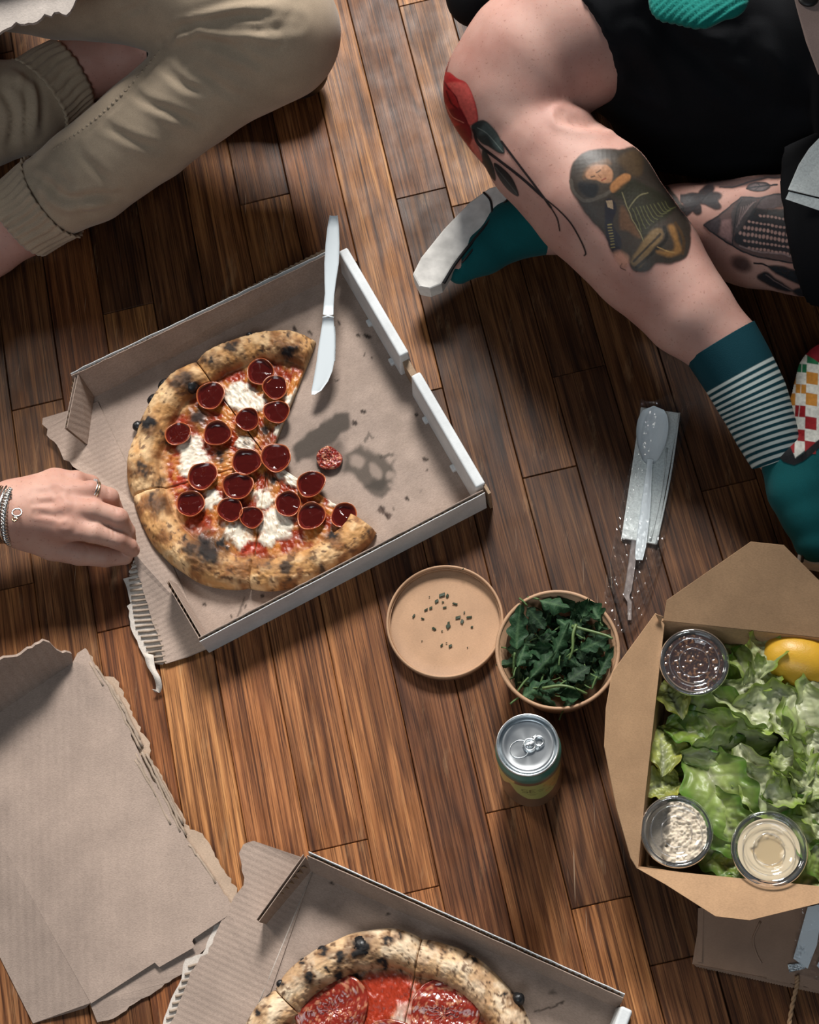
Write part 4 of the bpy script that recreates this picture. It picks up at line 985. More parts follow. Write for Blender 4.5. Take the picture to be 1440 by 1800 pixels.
# ================================================================== SALAD BOX
tl, blc, trc = px(1168, 1090, .085), px(1120, 1525, .085), px(1440, 1120, .085)
ex = (trc - tl); ex /= np.linalg.norm(ex); sa = math.atan2(ex[1], ex[0])
SH = .085; SL = float(np.linalg.norm(tl - blc)); SWd = .175
sb = empty('salad_box', (*(blc[:2]), 0), sa); tag(sb, 'kraft takeaway box with open flaps full of lettuce salad', 'salad box')
SI = local(sb)
def SX(x, y, z=0.): return np.array(SI @ pv(x, y, z))
ins = .014                                # walls taper towards the base
B = [(ins, ins, .0), (SWd - ins, ins, .0), (SWd - ins, SL - ins, .0), (ins, SL - ins, .0)]
Tp = [(0, 0, SH), (SWd, 0, SH), (SWd, SL, SH), (0, SL, SH)]
obj('base', *slab([np.array(b) + np.array([0, 0, .0012]) for b in B], .001), KBOX, sb, smooth=False)
for i in range(4):
    j = (i + 1) % 4; obj('side_wall', *slab([B[i], B[j], Tp[j], Tp[i]], .0009), KBOX, sb, smooth=False)
# flaps: outlines on planes hinged at the rim
SM = np.array(SI.inverted())
def w_(p): return SM[:3, :3] @ np.asarray(p, float) + SM[:3, 3]
def flap(name, i, j, outl, tilt):
    """hinge Tp[i]->Tp[j]; plane tilted outward by tilt from horizontal"""
    a, b = w_(Tp[i]), w_(Tp[j]); d = (b - a) / np.linalg.norm(b - a); out = np.cross(d, [0, 0, 1.])
    up = np.cross(d, out) * -1
    dirv = out * math.cos(tilt) + np.array([0, 0, 1.]) * math.sin(tilt)
    n = np.cross(d, dirv)
    pts = [on_plane(x, y, a, n) for x, y in outl]
    return obj(name, *slab(pts, .0009), KBOX, sb, smooth=False, world=True)
flap('rear_flap', 2, 3, [(1700, 1148), (1166, 1090), (1172, 1055), (1320, 952), (1378, 958), (1445, 1025), (1520, 1020), (1700, 1110)], .55)
flap('left_flap', 3, 0, [(1168, 1090), (1119, 1526), (1108, 1508), (1083, 1420), (1062, 1312), (1065, 1245), (1076, 1182), (1152, 1078)], .62)
flap('front_flap', 0, 1, [(1119, 1526), (1700, 1584), (1700, 1600), (1440, 1588), (1318, 1618), (1258, 1611), (1170, 1555)], .15)
obj('corner_tuck', *slab([w_(Tp[3]), w_((.0, SL - .004, SH + .001)), px(1152, 1079, .097), px(1165, 1083, .093)], .0006), KBOX, sb, smooth=False, world=True)
obj('right_flap', *slab([(SWd, SL, SH), (SWd, 0, SH), (SWd + .05, .04, SH + .03), (SWd + .05, SL - .04, SH + .03)], .0009), KBOX, sb, smooth=False)

# ---- lettuce
def lettuce(seed, L, Wd, pale, ruffle, cup, bend, nu=60, nv=31, yellow=0.):
    rd = np.random.default_rng(seed); u, v = np.meshgrid(np.linspace(0, 1, nu), np.linspace(-1, 1, nv), indexing='ij'); u = u.ravel(); v = v.ravel()
    w = (np.sin(np.pi * np.clip(u * .93 + .04, 0, 1) ** 1.25) ** .62) * (.9 + .1 * np.sin(u * 23 + seed)) * Wd / 2 + .003
    ph = rd.uniform(0, 6.28, 4); e = np.abs(v) ** 1.6
    x = (u - .5) * L
    y = v * w * (1 - .05 * e * (1 + np.sin(15 * u + ph[1])) * .5)
    z = cup * Wd * (v ** 2) * .55 + ruffle * .62 * np.abs(v) ** 2.4 * (np.sin(13 * u + ph[2] + 1.2 * v) + .5 * np.sin(29 * u + ph[3])) - bend * L * ((u - .5) ** 2) * 1.6
    z += .0012 * np.sin(v * 9 + 22 * u) * (1 - np.abs(v)) + .0020 * (fbm(np.stack([u * 9, v * 5], 1) + seed, 3, seed) - .5) * 2
    rib = np.exp(-(v / (.16 * (1.25 - u))) ** 2) * (1 - .55 * u); z -= .0022 * rib
    vein = np.exp(-((((u * 7 - np.abs(v) * 1.3) % 1) - .5) / .09) ** 2) * .6 * (1 - .6 * np.abs(v))
    n = fbm(np.stack([u * 6, v * 4], 1) + seed * 3.1, 3, seed + 1)
    z = z - .0016 * vein + .0030 * (fbm(np.stack([u * 16, v * 9], 1) + seed, 2, seed + 6) - .5)
    green = np.array([.055, .150, .018]); lime = np.array([.27, .37, .062]); wht = np.array([.60, .63, .40]); yl = np.array([.42, .36, .05])
    edge = np.clip(e * 1.1 + .35 * u - .25 + (n - .5) * .8, 0, 1)
    g = green * (1 - yellow) + yl * yellow
    light = lime * (1 - yellow * .4) + yl * yellow * .4
    base = (light * (1 - edge[:, None]) + g * edge[:, None]) * (1 - pale) + (wht * (1 - edge[:, None]) + light * edge[:, None]) * pale
    k = np.clip(rib * .9 + vein * .75, 0, 1)[:, None]; c = base * (1 - k) + (wht * (.55 + .45 * pale)) * k
    c = c * (.50 + .95 * n)[:, None]
    return np.stack([x, y, z], 1), grid_faces(nu, nv), c
LP = {}
def leaf(kind, x, y, z, a, s=1., rx=0., ry=0.):
    par = {'dark': (2, .085, .060, .0, .0030, .35, .35, 0), 'green': (5, .090, .062, .15, .0042, .30, .5, 0), 'lime': (9, .085, .056, .45, .0050, .25, .55, 0), 'pale': (13, .080, .060, .85, .0048, .3, .4, 0), 'white': (17, .070, .050, 1.0, .0036, .35, .3, 0), 'yellow': (23, .060, .045, .2, .0050, .3, .4, .75), 'curl': (29, .060, .048, .7, .0085, .8, .6, 0), 'frill': (31, .050, .050, .6, .0095, .4, .2, .1)}[kind]
    adj = {'dark': 'dark green smooth', 'green': 'mid green pale ribbed', 'lime': 'bright lime green wavy', 'pale': 'pale creamy green', 'white': 'white ribbed heart', 'yellow': 'small yellowing', 'curl': 'pale cupped curly', 'frill': 'frilly light green'}[kind]
    marks = [((1221, 1163), 'beside the dark vinaigrette cup'), ((1190, 1461), 'beside the grated cheese cup'), ((1353, 1492), 'beside the creamy dressing cup'), ((1405, 1162), 'next to the lemon wedge'), ((1290, 1300), 'between the vinaigrette and cheese cups'), ((1395, 1330), 'between the lemon wedge and dressing cup'), ((1510, 1300), 'deep in the salad box beyond the lemon')]
    near = min(marks, key=lambda m: math.hypot(m[0][0] - x, m[0][1] - y))[1]
    lab = adj + ' lettuce leaf ' + ('half buried ' if z < .05 else '') + near
    if kind not in LP:
        o = obj(par and 'lettuce_leaf', *lettuce(*par[:7], yellow=par[7])[:2], LEAF, None, col=lettuce(*par[:7], yellow=par[7])[2]); LP[kind] = o.data
    else:
        o = bpy.data.objects.new('lettuce_leaf', LP[kind]); SC.collection.objects.link(o)
    o.location = tuple(px(x, y, z)); o.rotation_euler = (rx, ry, a); o.scale = (s, s, s)
    tag(o, lab, 'lettuce leaf', 'leaves: ' + lab)
R_D = math.radians
lr = random.Random(4)
for i in range(30):                        # lower layers of leaves
    u, v = lr.uniform(.17, .86), lr.uniform(.12, .9); p = w_((u * SWd, v * SL, .024 + .018 * (i % 2))); q = proj(p)[0]
    leaf(['dark', 'green', 'dark', 'lime'][i % 4], q[0], q[1], p[2], lr.uniform(0, 6.28), lr.uniform(.42, .62), lr.uniform(-.3, .3), lr.uniform(-.25, .25))
for k_, x, y, z, a, s, rx, ry in [
    ('green', 1290, 1150, .060, 2.2, .75, .5, .3), ('dark', 1305, 1185, .058, 1.2, .7, .3, .2), ('dark', 1250, 1225, .056, .3, .6, 0, 0), ('yellow', 1180, 1222, .060, 2.0, .8, .2, .5), ('yellow', 1165, 1310, .060, 1.6, .9, .3, .4), ('yellow', 1160, 1380, .058, .3, .7, -.2, .2),
    ('dark', 1235, 1290, .058, 2.8, .8, .4, 0), ('green', 1260, 1250, .064, 2.75, .95, -.5, .1), ('lime', 1295, 1290, .070, 2.75, .85, -.7, 0), ('lime', 1268, 1315, .069, .35, .8, .6, .05), ('green', 1262, 1385, .068, -1.15, 1.05, .1, -.1), ('green', 1270, 1440, .066, -1.0, .8, .2, 0), ('dark', 1300, 1335, .062, .3, .7, 0, 0),
    ('curl', 1338, 1150, .074, 1.4, .75, .2, .2), ('frill', 1338, 1190, .074, .5, .7, 0, .2), ('white', 1345, 1245, .075, .2, .95, .2, 0), ('pale', 1318, 1240, .071, -.5, .85, -.3, .2), ('white', 1382, 1280, .076, 1.9, .6, .3, .2), ('pale', 1420, 1260, .077, -1.3, .9, .2, 0), ('lime', 1428, 1290, .078, -1.35, 1.0, -.35, 0), ('pale', 1405, 1330, .076, .4, .7, .3, -.2),
    ('frill', 1395, 1345, .078, 2.0, .85, .1, .2), ('frill', 1425, 1370, .079, .9, .9, 0, .1), ('white', 1330, 1360, .073, -1.0, .85, .6, .1), ('pale', 1345, 1390, .075, -.8, .75, .4, 0), ('curl', 1385, 1390, .075, .3, .7, 0, -.2), ('green', 1395, 1430, .068, -.2, .8, 0, 0), ('dark', 1420, 1445, .068, .6, .8, .1, 0), ('lime', 1318, 1420, .066, -.6, .6, .3, 0),
    ('green', 1255, 1500, .055, -.3, .6, .1, 0), ('dark', 1285, 1520, .054, .2, .55, 0, 0), ('green', 1430, 1490, .072, -1.0, .7, -.3, .3), ('frill', 1440, 1440, .076, 1.5, .7, .1, .2), ('green', 1435, 1545, .066, .4, .6, -.2, .2), ('pale', 1445, 1210, .074, .9, .8, 0, 0), ('white', 1440, 1320, .079, -1.0, .7, .2, .2), ('curl', 1480, 1280, .076, 1, .8, 0, 0), ('pale', 1500, 1400, .074, 2, .8, 0, 0), ('green', 1520, 1330, .070, .4, .9, 0, 0), ('lime', 1510, 1210, .070, 1.6, .8, 0, 0), ('green', 1500, 1500, .068, 1.0, .8, 0, 0)]:
    leaf(k_, x, y, z, a, s, rx, ry)

# ---- lemon wedge
lm = empty('lemon_wedge', tuple(px(1405, 1162, .062)), -.25); tag(lm, 'yellow lemon wedge tucked against the salad box corner', 'lemon')
def lem(th0, th1, n=26, m=30):
    V = []
    for i in range(m):
        t = i / (m - 1); x = (t - .5) * .070; r = .0245 * math.sqrt(max(0, 1 - (abs(2 * t - 1)) ** 2.3)) + .0012
        for j in range(n):
            a = th0 + (th1 - th0) * j / (n - 1); V.append((x, r * math.cos(a), r * math.sin(a)))
    return np.array(V), m, n
V, m_, n_ = lem(-.15, math.pi + .15)
V += (vnoise(V * 900, 2) - .5)[:, None] * .0004
obj('rind', V, grid_faces(m_, n_), simple('lemon_rind', (.70, .40, .035), .38, nscale=40, namp=.12, bscale=650, bstr=.35, sss=.1), lm)
ax = np.array([(V[i * n_] + V[i * n_ + n_ - 1]) / 2 - np.array([0, 0, .004]) for i in range(m_)])
Vf = []; Ff = []
for i in range(m_): Vf += [V[i * n_], ax[i], V[i * n_ + n_ - 1]]
obj('flesh', np.array(Vf), grid_faces(m_, 3), simple('lemon_flesh', (.75, .60, .22), .3, nscale=120, namp=.2), lm)

# ---- sauce cups
def cup(x, y, z, label, kind, r=.0315):
    p = px(x, y, z); e = empty('sauce_cup', (p[0], p[1], p[2] - .034)); tag(e, label, 'sauce cup', 'clear lidded sauce cups in the salad box')
    obj('cup', *lathe([(.001, .0012), (.0215, .0012), (.0222, .0002), (r - .0030, .0285), (r - .0012, .0292), (r - .0012, .0300), (r - .0036, .0298), (.0215, .0020)], 48, True, False), CUPPL, e)
    obj('lid', *lathe([(.001, .0305), (.017, .0305), (.0195, .0308), (.0205, .0322), (.0240, .0325), (r - .0040, .0322), (r - .0034, .0342), (r - .0010, .0342), (r, .0330), (r, .0292), (r - .0008, .0290)], 56, True, False), CUPPL, e)
    for rad in (.0135, .0225): obj('lid_bead', *tube([(rad * math.cos(a), rad * math.sin(a), .0312 + (.0014 if rad > .02 else 0)) for a in np.linspace(0, 2 * np.pi, 49)], .0005, 6, False), CUPPL, e)
    n = 70; g = np.linspace(-1, 1, n); X, Y = np.meshgrid(g, g); R = np.hypot(X, Y).ravel(); P = np.stack([X.ravel(), Y.ravel()], 1)
    k = np.where(R > 1, 1 / np.maximum(R, 1e-6), 1); P = P * k[:, None]; rr = .0268
    if kind == 'dark':
        nz = fbm(P * 5, 4, 3); sp = sstep(.55, .68, fbm(P * 14, 3, 8)); c = np.array([.028, .010, .008]) * (.5 + nz)[:, None]; c = c * (1 - sp[:, None]) + np.array([.16, .075, .035]) * sp[:, None]; h = .0285 + .0006 * sp; mt = vcol('vinaigrette', .08, bscale=300, bstr=.2)
    elif kind == 'cheese':
        nz = fbm(P * 9, 4, 5); c = np.array([.72, .62, .48]) * (.7 + .55 * nz)[:, None]; m = sstep(-.42, -.22, P[:, 0] * .95 - P[:, 1] * .1 + .35 * (fbm(P * 5, 3, 6) - .5)); h = .0100 + m * (.0150 + .005 * nz + .003 * vnoise(P * 16, 4)); c = c * (.35 + .65 * m)[:, None]; mt = vcol('grated_cheese', .7, sss=.1, bscale=600, bstr=.6, bdist=.001)
    else:
        m = 1 - sstep(.42, .56, np.hypot(P[:, 0] - .05, P[:, 1] + .05) + .5 * (fbm(P * 4, 3, 7) - .5)); c = np.array([.66, .55, .38])[None] * (1 - m[:, None]) + np.array([.50, .38, .22])[None] * m[:, None]; h = .0290 - .0015 * m; mt = vcol('creamy_dressing', .25, sss=.1, bscale=80, bstr=.15)
    V = np.stack([P[:, 0] * rr, P[:, 1] * rr, h], 1); F = [f for f in grid_faces(n, n) if min(R[i] for i in f) <= 1.0]
    lo = lathe([(rr * .99, .0285 if kind != 'cheese' else .022), (.0215, .0022), (.001, .0022)], 40, False, True)
    c0 = np.tile(c.mean(0)[None], (len(lo[0]), 1)); VV, FF = join((V, F), lo)
    obj('filling', VV, FF, mt, e, col=np.vstack([c, c0]))
    return e
cup(1221, 1163, .088, 'lidded clear cup of dark speckled vinaigrette by the lettuce', 'dark')
cup(1190, 1461, .086, 'lidded clear cup half full of grated white cheese', 'cheese', .0318)
cup(1353, 1492, .090, 'lidded clear cup of creamy beige dressing', 'cream', .0330)

# ================================================================== PAPER BAG, WRAPPED PACKET, TWINE
def Z6(x, y): return (1180 + x / 5.538, 1560 + y / 5.538)
GLASS = make_kraft('glassine_paper', (.36, .235, .165), flute=0, bstr=.1, speck=.03); GLASS.node_tree.nodes['Principled BSDF'].inputs['Roughness'].default_value = .33
def zig(a, b, n, h, z):
    a, b = np.array(a, float), np.array(b, float); d = (b - a) / np.linalg.norm(b - a); nn = np.array([-d[1], d[0]]); return [(*(a + (b - a) * i / n + nn * (h if i % 2 else 0)), z) for i in range(n + 1)]
pb = empty('paper_bag', tuple(px(*Z6(700, 600)))); tag(pb, 'brown translucent paper bag with saw cut edge beside the salad box', 'paper bag')
up_ = [(*Z6(300, 160), .0042), (*Z6(205, 745), .0042)] + zig(Z6(225, 750), Z6(930, 882), 54, 1.6, .0050) + zig(Z6(930, 882), Z6(1900, 1100), 76, 1.6, .0042) + [(*Z6(1990, 120), .0042)]
lo_ = [(*Z6(300, 160), .0015), (*Z6(215, 745), .0015)] + zig(Z6(240, 765), Z6(1190, 975), 72, 1.6, .0015) + zig(Z6(1190, 975), Z6(1880, 1120), 52, 1.6, .0015) + [(*Z6(1970, 120), .0015)]
for nm, q in (('upper_sheet', up_), ('lower_sheet', lo_)):
    obj(nm, *poly_sheet([px(*p) for p in q], .0003), GLASS, pb, smooth=False, world=True)
obj('side_seam', *slab([px(*Z6(262, 200), .0050), px(*Z6(248, 720), .0050), px(*Z6(300, 730), .0050), px(*Z6(318, 200), .0050)][::-1], .0004), GLASS, pb, smooth=False, world=True)
obj('crease', *tube(catmull([px(*Z6(x, y), .0046) for x, y in ((870, 330), (800, 500), (830, 640), (880, 740))], 14), .0010, 6, squash=.5), GLASS, pb, world=True)
wp = empty('cutlery_packet', tuple(px(*Z6(1420, 600), .005))); tag(wp, 'white cutlery in shiny crumpled wrapper on the paper bag', 'cutlery packet')
obj('cutlery_handle', *slab([px(*Z6(1330, 190), .011), px(*Z6(1190, 690), .010), px(*Z6(1330, 790), .010), px(*Z6(1420, 560), .011), px(*Z6(1480, 160), .012)], .003), PLAST, wp, smooth=False, world=True)
obj('cutlery_handle', *slab([px(*Z6(1420, 760), .0105), px(*Z6(1560, 900), .0105), px(*Z6(1640, 700), .0105), px(*Z6(1500, 600), .0105)], .003), PLAST, wp, smooth=False, world=True)
f_ = film_sheet('wrapper', lambda u, v: Z6(1290 - 150 * v + u * (460 - 60 * v), 120 + 720 * v + u * 110), 40, 50, lambda u, v: .0135 - .007 * v, FILM, None, 12); f_.parent = wp; f_.matrix_parent_inverse = Matrix.Translation(wp.location).inverted()
obj('sealed_end', *slab([px(*Z6(1135, 750), .0062), px(*Z6(1150, 825), .0062), px(*Z6(1305, 790), .0075), px(*Z6(1290, 735), .0080)], .001), simple('foil_film', (.6, .66, .68), .18, .6, bscale=500, bstr=.8, bdist=.002), wp, smooth=False, world=True)
tw = catmull([px(*Z6(x, y), z) for x, y, z in ((1225, 860, .0062), (1225, 950, .0058), (1185, 1120, .0028), (1150, 1330, .0022), (1120, 1480, .0022))], 40)
tws = empty('paper_twine', tuple(tw[20])); tag(tws, 'twisted tan paper handle cord beside the paper bag', 'cord')
for s_ in (0, math.pi):
    P = np.array([p + .0011 * np.array([math.cos(i * .9 + s_), .2 * math.cos(i * .9 + s_), math.sin(i * .9 + s_)]) for i, p in enumerate(tw)]); obj('strand', *tube(P, .0013, 7), KBOX, tws, world=True)

# ================================================================== PEOPLE
def strokes(V, Nn, lst):
    """cloth folds: (pixel polyline, width px, depth m) pushed along the normals; positive = ridge"""
    Q = proj(V); D = np.zeros(len(V)); face = np.clip((Nn @ -CF) * 1.6, 0, 1)
    for pts, w, dep in lst:
        pts = catmull(pts, 12) if len(pts) > 2 else np.asarray(pts, float)
        a = np.asarray(pts); lo = a.min(0) - 4 * w; hi = a.max(0) + 4 * w
        m = np.where(((Q > lo) & (Q < hi)).all(1))[0]
        if not len(m): continue
        d = sd_line(Q[m], a); t = np.zeros(len(m))
        # fade towards the stroke ends
        e0 = np.linalg.norm(Q[m] - a[0], axis=1); e1 = np.linalg.norm(Q[m] - a[-1], axis=1); f = np.clip(np.minimum(e0, e1) / (2.2 * w), .15, 1)
        D[m] += dep * f * (np.exp(-(d / w) ** 2) - .42 * np.exp(-((d - 1.9 * w) / w) ** 2))
    return V + Nn * (D * face)[:, None]
def bvh_of(V, F): return BVHTree.FromPolygons([tuple(v) for v in V], [tuple(f) for f in F])
def closed_smooth(pts):
    p = np.asarray(pts, float); q = np.vstack([p[-2:], p, p[:3]]); return catmull(q, (len(q) - 1) * 6 + 1)[12:12 + len(p) * 6]
def decal(name, bvh, bbox, shapes, parent, mat, step=1.3, off=.0004, warp=0, smooth=True):
    x0, y0, x1, y1 = bbox; nx, ny = int((x1 - x0) / step) + 1, int((y1 - y0) / step) + 1
    gx, gy = np.linspace(x0, x1, nx), np.linspace(y0, y1, ny); Q = np.array([(x, y) for y in gy for x in gx])
    W_ = Q + (np.stack([fbm(Q * .08, 3, 41), fbm(Q * .08, 3, 47)], 1) - .5) * warp if warp else Q
    shapes = [(s[0], closed_smooth(s[1]), *s[2:]) if smooth and s[0] == 'p' and len(s[1]) > 4 else ((s[0], catmull(s[1], 8 * len(s[1])), *s[2:]) if smooth and s[0] == 'l' and len(s[1]) > 2 else s) for s in shapes]
    col, al = paint(W_, shapes)
    n = fbm(Q * .25, 3, 77); col = col * (.8 + .4 * n)[:, None]; al = al * (.86 + .14 * n)
    P = np.zeros((len(Q), 3)); ok = np.zeros(len(Q), bool); c0 = Vector(CAM)
    near = al > .004
    g = near.reshape(ny, nx); g2 = g.copy(); g2[1:] |= g[:-1]; g2[:-1] |= g[1:]; g2[:, 1:] |= g[:, :-1]; g2[:, :-1] |= g[:, 1:]; near = g2.ravel()
    dep = np.zeros(len(Q))
    for i in np.where(near)[0]:
        d = Vector((Q[i, 0] - 720) * CR + (900 - Q[i, 1]) * CV + FPX * CF).normalized()
        h = bvh.ray_cast(c0, d)
        if h[0] is not None:
            nn = h[1] if h[1].dot(d) < 0 else -h[1]; P[i] = h[0] + nn * off - d * off * .5; ok[i] = True; dep[i] = h[3]
    F = []
    for j in range(ny - 1):
        for i in range(nx - 1):
            q = (j * nx + i, (j + 1) * nx + i, (j + 1) * nx + i + 1, j * nx + i + 1)
            if all(ok[k] for k in q) and max(dep[k] for k in q) - min(dep[k] for k in q) < .006 and max(al[k] for k in q) > .01: F.append(q)
    usedv = sorted({k for f in F for k in f}); mp = {k: i for i, k in enumerate(usedv)}
    return obj(name, P[usedv], [tuple(mp[k] for k in f) for f in F], mat, parent, col=col[usedv], alpha=al[usedv], world=True)
TATT = vcol('tattoo_ink', .46, alpha=True, spec=.4)
PRINT = vcol('canvas_print', .7, alpha=True, spec=.3)
def chain(pts, k=None):
    c = [(px(*a[:3]), px(*b[:3]), a[3], b[3]) for a, b in zip(pts[:-1], pts[1:])]
    return c if k is None else [(*q, k if i == 0 else .005) for i, q in enumerate(c)]

# ---------------------------------------------------------------- person with tattooed bare legs
p2 = empty('person', tuple(px(1150, 420))); tag(p2, 'person sitting cross legged in black shorts with tattooed bare legs', 'person')
thighA = [(898, 150, .165, .0625), (935, 108, .178, .071), (1000, 58, .185, .078), (1120, -25, .185, .088), (1300, -140, .175, .098), (1480, -240, .16, .11)]
shinA = [(894, 162, .160, .0565), (915, 210, .158, .0545), (955, 268, .152, .0560), (1045, 352, .145, .0625), (1135, 457, .130, .0545), (1210, 548, .115, .0435), (1272, 608, .103, .0345), (1318, 690, .085, .0310), (1348, 768, .066, .0240)]
shinB = [(1640, 360, .165, .062), (1540, 385, .125, .062), (1420, 412, .085, .061), (1330, 408, .072, .056), (1200, 398, .062, .043), (1080, 392, .055, .034), (980, 390, .048, .031)]
thighB = [(1640, 350, .165, .072), (1620, 200, .17, .085), (1600, 30, .17, .10), (1560, -120, .16, .11)]
footA = [(1348, 768, .066, .023), (1408, 850, .050, .022), (1452, 760, .048, .024), (1470, 670, .046, .020)]
footB = [(985, 392, .048, .031), (905, 405, .044, .028), (860, 420, .042, .022), (810, 465, .040, .012)]
prims = chain(thighA, .02) + chain(shinA, .03) + chain(shinB, .004) + chain(thighB, .03) + chain(footA, .01) + chain(footB, .01)
bodyV, bodyF = sdf_mesh(prims, .0042, .02)
Nn = vnormals(bodyV, bodyF)
bodyV = strokes(bodyV, Nn, [([(990, 206), (1020, 214), (1060, 219)], 9, -.006), ([(880, 205), (900, 260), (940, 300)], 26, -.002)])
obj('body', bodyV, bodyF, SKIN, p2, world=True)
bvB = bvh_of(bodyV, bodyF)
# shorts
sh = [(1000, 58, .185, .0845), (1060, 15, .185, .0905), (1150, -45, .185, .100), (1300, -140, .18, .112), (1480, -240, .165, .13)]
sh2 = [(1580, 372, .155, .082), (1620, 250, .17, .095), (1600, 30, .17, .112), (1540, -120, .16, .13)]
lap0 = [(1180, 20, .15, .085), (1300, 40, .15, .09), (1440, 60, .15, .09)]
crotch = [(1180, 110, .12, .085), (1300, 130, .10, .085), (1430, 150, .10, .085), (1560, 120, .12, .10)]
lapw = [(1160, 225, .045, .045), (1320, 250, .045, .046), (1440, 255, .05, .05)]
sp_ = chain(sh, .03) + chain(sh2, .03) + chain(lap0, .03) + chain(crotch, .03) + chain(lapw, .03)
a, b = px(1018, 84, .185), px(1103, 25, .185); hn = (b - a) / np.linalg.norm(b - a)
a2, b2 = px(1405, 410, .10), px(1560, 380, .13); hn2 = (b2 - a2) / np.linalg.norm(b2 - a2)
def hem(X, Y, Z, D):
    cut = -((X - a[0]) * hn[0] + (Y - a[1]) * hn[1] + (Z - a[2]) * hn[2])
    return np.maximum(D, cut)
V, F = sdf_mesh(sp_, .006, .03, hem)
V = strokes(V, vnormals(V, F), [([(1110, 60), (1160, 130), (1180, 220)], 16, .004), ([(1150, 20), (1240, 110), (1330, 180)], 18, -.005), ([(1100, 150), (1160, 190)], 12, .004), ([(1210, 60), (1290, 70)], 14, .004), ([(1330, 60), (1400, 160)], 16, .004)])
obj('shorts', V, F, BLACK, p2, world=True)
V, F = sdf_mesh([(px(1410, 395, .10), px(1560, 370, .13), .078, .085), (px(1520, 380, .12), px(1640, 330, .16), .085, .09)], .006, .03, lambda X, Y, Z, D: np.maximum(D, -((X - a2[0]) * hn2[0] + (Y - a2[1]) * hn2[1] + (Z - a2[2]) * hn2[2])))
obj('shorts_leg', V, F, BLACK, p2, world=True)
# dark cloth behind the knee
V, F = sdf_mesh([(px(838, -8, .10), px(900, -60, .10), .034, .05), (px(900, -60, .10), px(1080, -90, .12), .05, .07)], .005, .02)
obj('shirt_hem', V, F, BLACK, p2, world=True)
# teal knitted cloth and mauve strap on the lap
V, F = sdf_mesh([(px(1178, 10, .292), px(1230, 8, .298), .018, .02), (px(1230, 5, .298), px(1275, -10, .302), .022, .022), (px(1200, -25, .296), px(1300, -60, .30), .03, .03)], .0025, .012)
V[:, 2] = .292 + (V[:, 2] - .292) * .45
V[:, 2] += .0011 * np.sin((V[:, 0] * .6 - V[:, 1]) * 900)
tk = obj('knit_cloth', V, F, TEALK, None); tag(tk, 'teal ribbed knit cloth draped over the black shorts', 'cloth')
st = empty('mauve_strap', tuple(px(1430, 40, .30))); tag(st, 'mauve cloth strap with a black button over the black shorts', 'strap')
obj('band', *slab([px(1391, -30, .305), px(1404, 20, .303), px(1418, 70, .300), px(1440, 128, .297), px(1520, 130, .295), px(1520, -40, .303)], .003), MAUVE, st, smooth=False, world=True)
V, F = lathe([(.001, .003), (.006, .0029), (.009, .0022), (.0092, .0005)], 28); obj('button', V + px(1421, -2, .3045), F, RUBK, st, world=True)
# sock
path = catmull([px(*q) for q in [(1266, 601, .1045), (1296, 650, .095), (1322, 700, .085), (1343, 750, .074), (1366, 806, .060)]], 70)
rad = np.interp(np.linspace(0, 1, 70), [0, .2, .5, .8, 1], [.0376, .0364, .0345, .0300, .0255])
V, F = tube(path, rad, 48, False, ripple=lambda t, a: 1 + .004 * np.sin(60 * a) * (t < .28) + .006 * np.sin(3 * a + 9 * t))
tt = np.repeat(np.linspace(0, 1, 70), 48); ang = np.tile(np.arange(48) / 48 * 2 * np.pi, 70)
ts = tt + .03 * np.sin(ang + 1) * sstep(.45, .95, tt) * 2
stripe = (sstep(.3, .45, np.abs(((ts - .255) / .0545) % 1 - .5) * 2) * (ts > .25))
col = np.array([.004, .045, .060]) * (1 - stripe[:, None]) + np.array([.55, .60, .57]) * stripe[:, None]
# finer stripes need a finer mesh: resample rings
n2_ = 240; path2 = catmull(path, n2_); rad2 = np.interp(np.linspace(0, 1, n2_), np.linspace(0, 1, 70), rad)
V, F = tube(path2, rad2, 48, False, ripple=lambda t, a: 1 + .004 * np.sin(60 * a) * (t < .28) + .006 * np.sin(3 * a + 9 * t))
tt = np.repeat(np.linspace(0, 1, n2_), 48); ang = np.tile(np.arange(48) / 48 * 2 * np.pi, n2_)
ts = tt + .05 * np.sin(ang + .6) * sstep(.35, .95, tt)
ph = ((ts - .27) / .050) % 1
stripe = sstep(.42, .52, ph) * (1 - sstep(.92, 1.0, ph)) * (ts > .28)
col = np.array([.004, .043, .058]) * (1 - stripe[:, None]) + np.array([.52, .58, .55]) * stripe[:, None]
sk = obj('striped_sock', V, F, vcol('sock_knit', .85, bscale=900, bstr=.4, spec=.2), p2, col=col, world=True)
sk.modifiers.new('s', 'SOLIDIFY').thickness = -.0015
# ---- sneakers
def sneaker(name, up, sole, stripe, k, vox=.003, cutfn=None, sdir=1):
    V, F = sdf_mesh(chain(up, k), vox, k, cutfn)
    e = obj(name, V, F, TEAL, p2, world=True)
    bevel(obj('sole', *poly_sheet([px(*q) for q in (sole if sdir > 0 else sole[::-1])], .020), RUBW, e, smooth=False, world=True), .0018, 2, 50)
    for q, r in stripe: obj('sole_stripe', *tube(catmull([px(*s) for s in q], 30), r, 8), RUBK, e, world=True)
    return e, V, F
upA = [(1388, 815, .060, .027), (1405, 860, .055, .030), (1425, 905, .050, .028), (1434, 950, .045, .020), (1450, 820, .055, .034), (1458, 735, .056, .040), (1468, 665, .052, .037)]
soA = [(1404, 986, .040), (1413, 930, .066), (1423, 870, .078), (1433, 800, .085), (1442, 730, .088), (1458, 640, .084), (1480, 590, .075), (1560, 590, .06), (1540, 700, .06), (1500, 900, .05), (1470, 1000, .035)]
shA, VA, FA = sneaker('sneaker', upA, soA, [([(1410, 988, .041), (1420, 930, .0668), (1430, 870, .0785), (1441, 800, .0855), (1450, 730, .0885)], .0014)], .018)
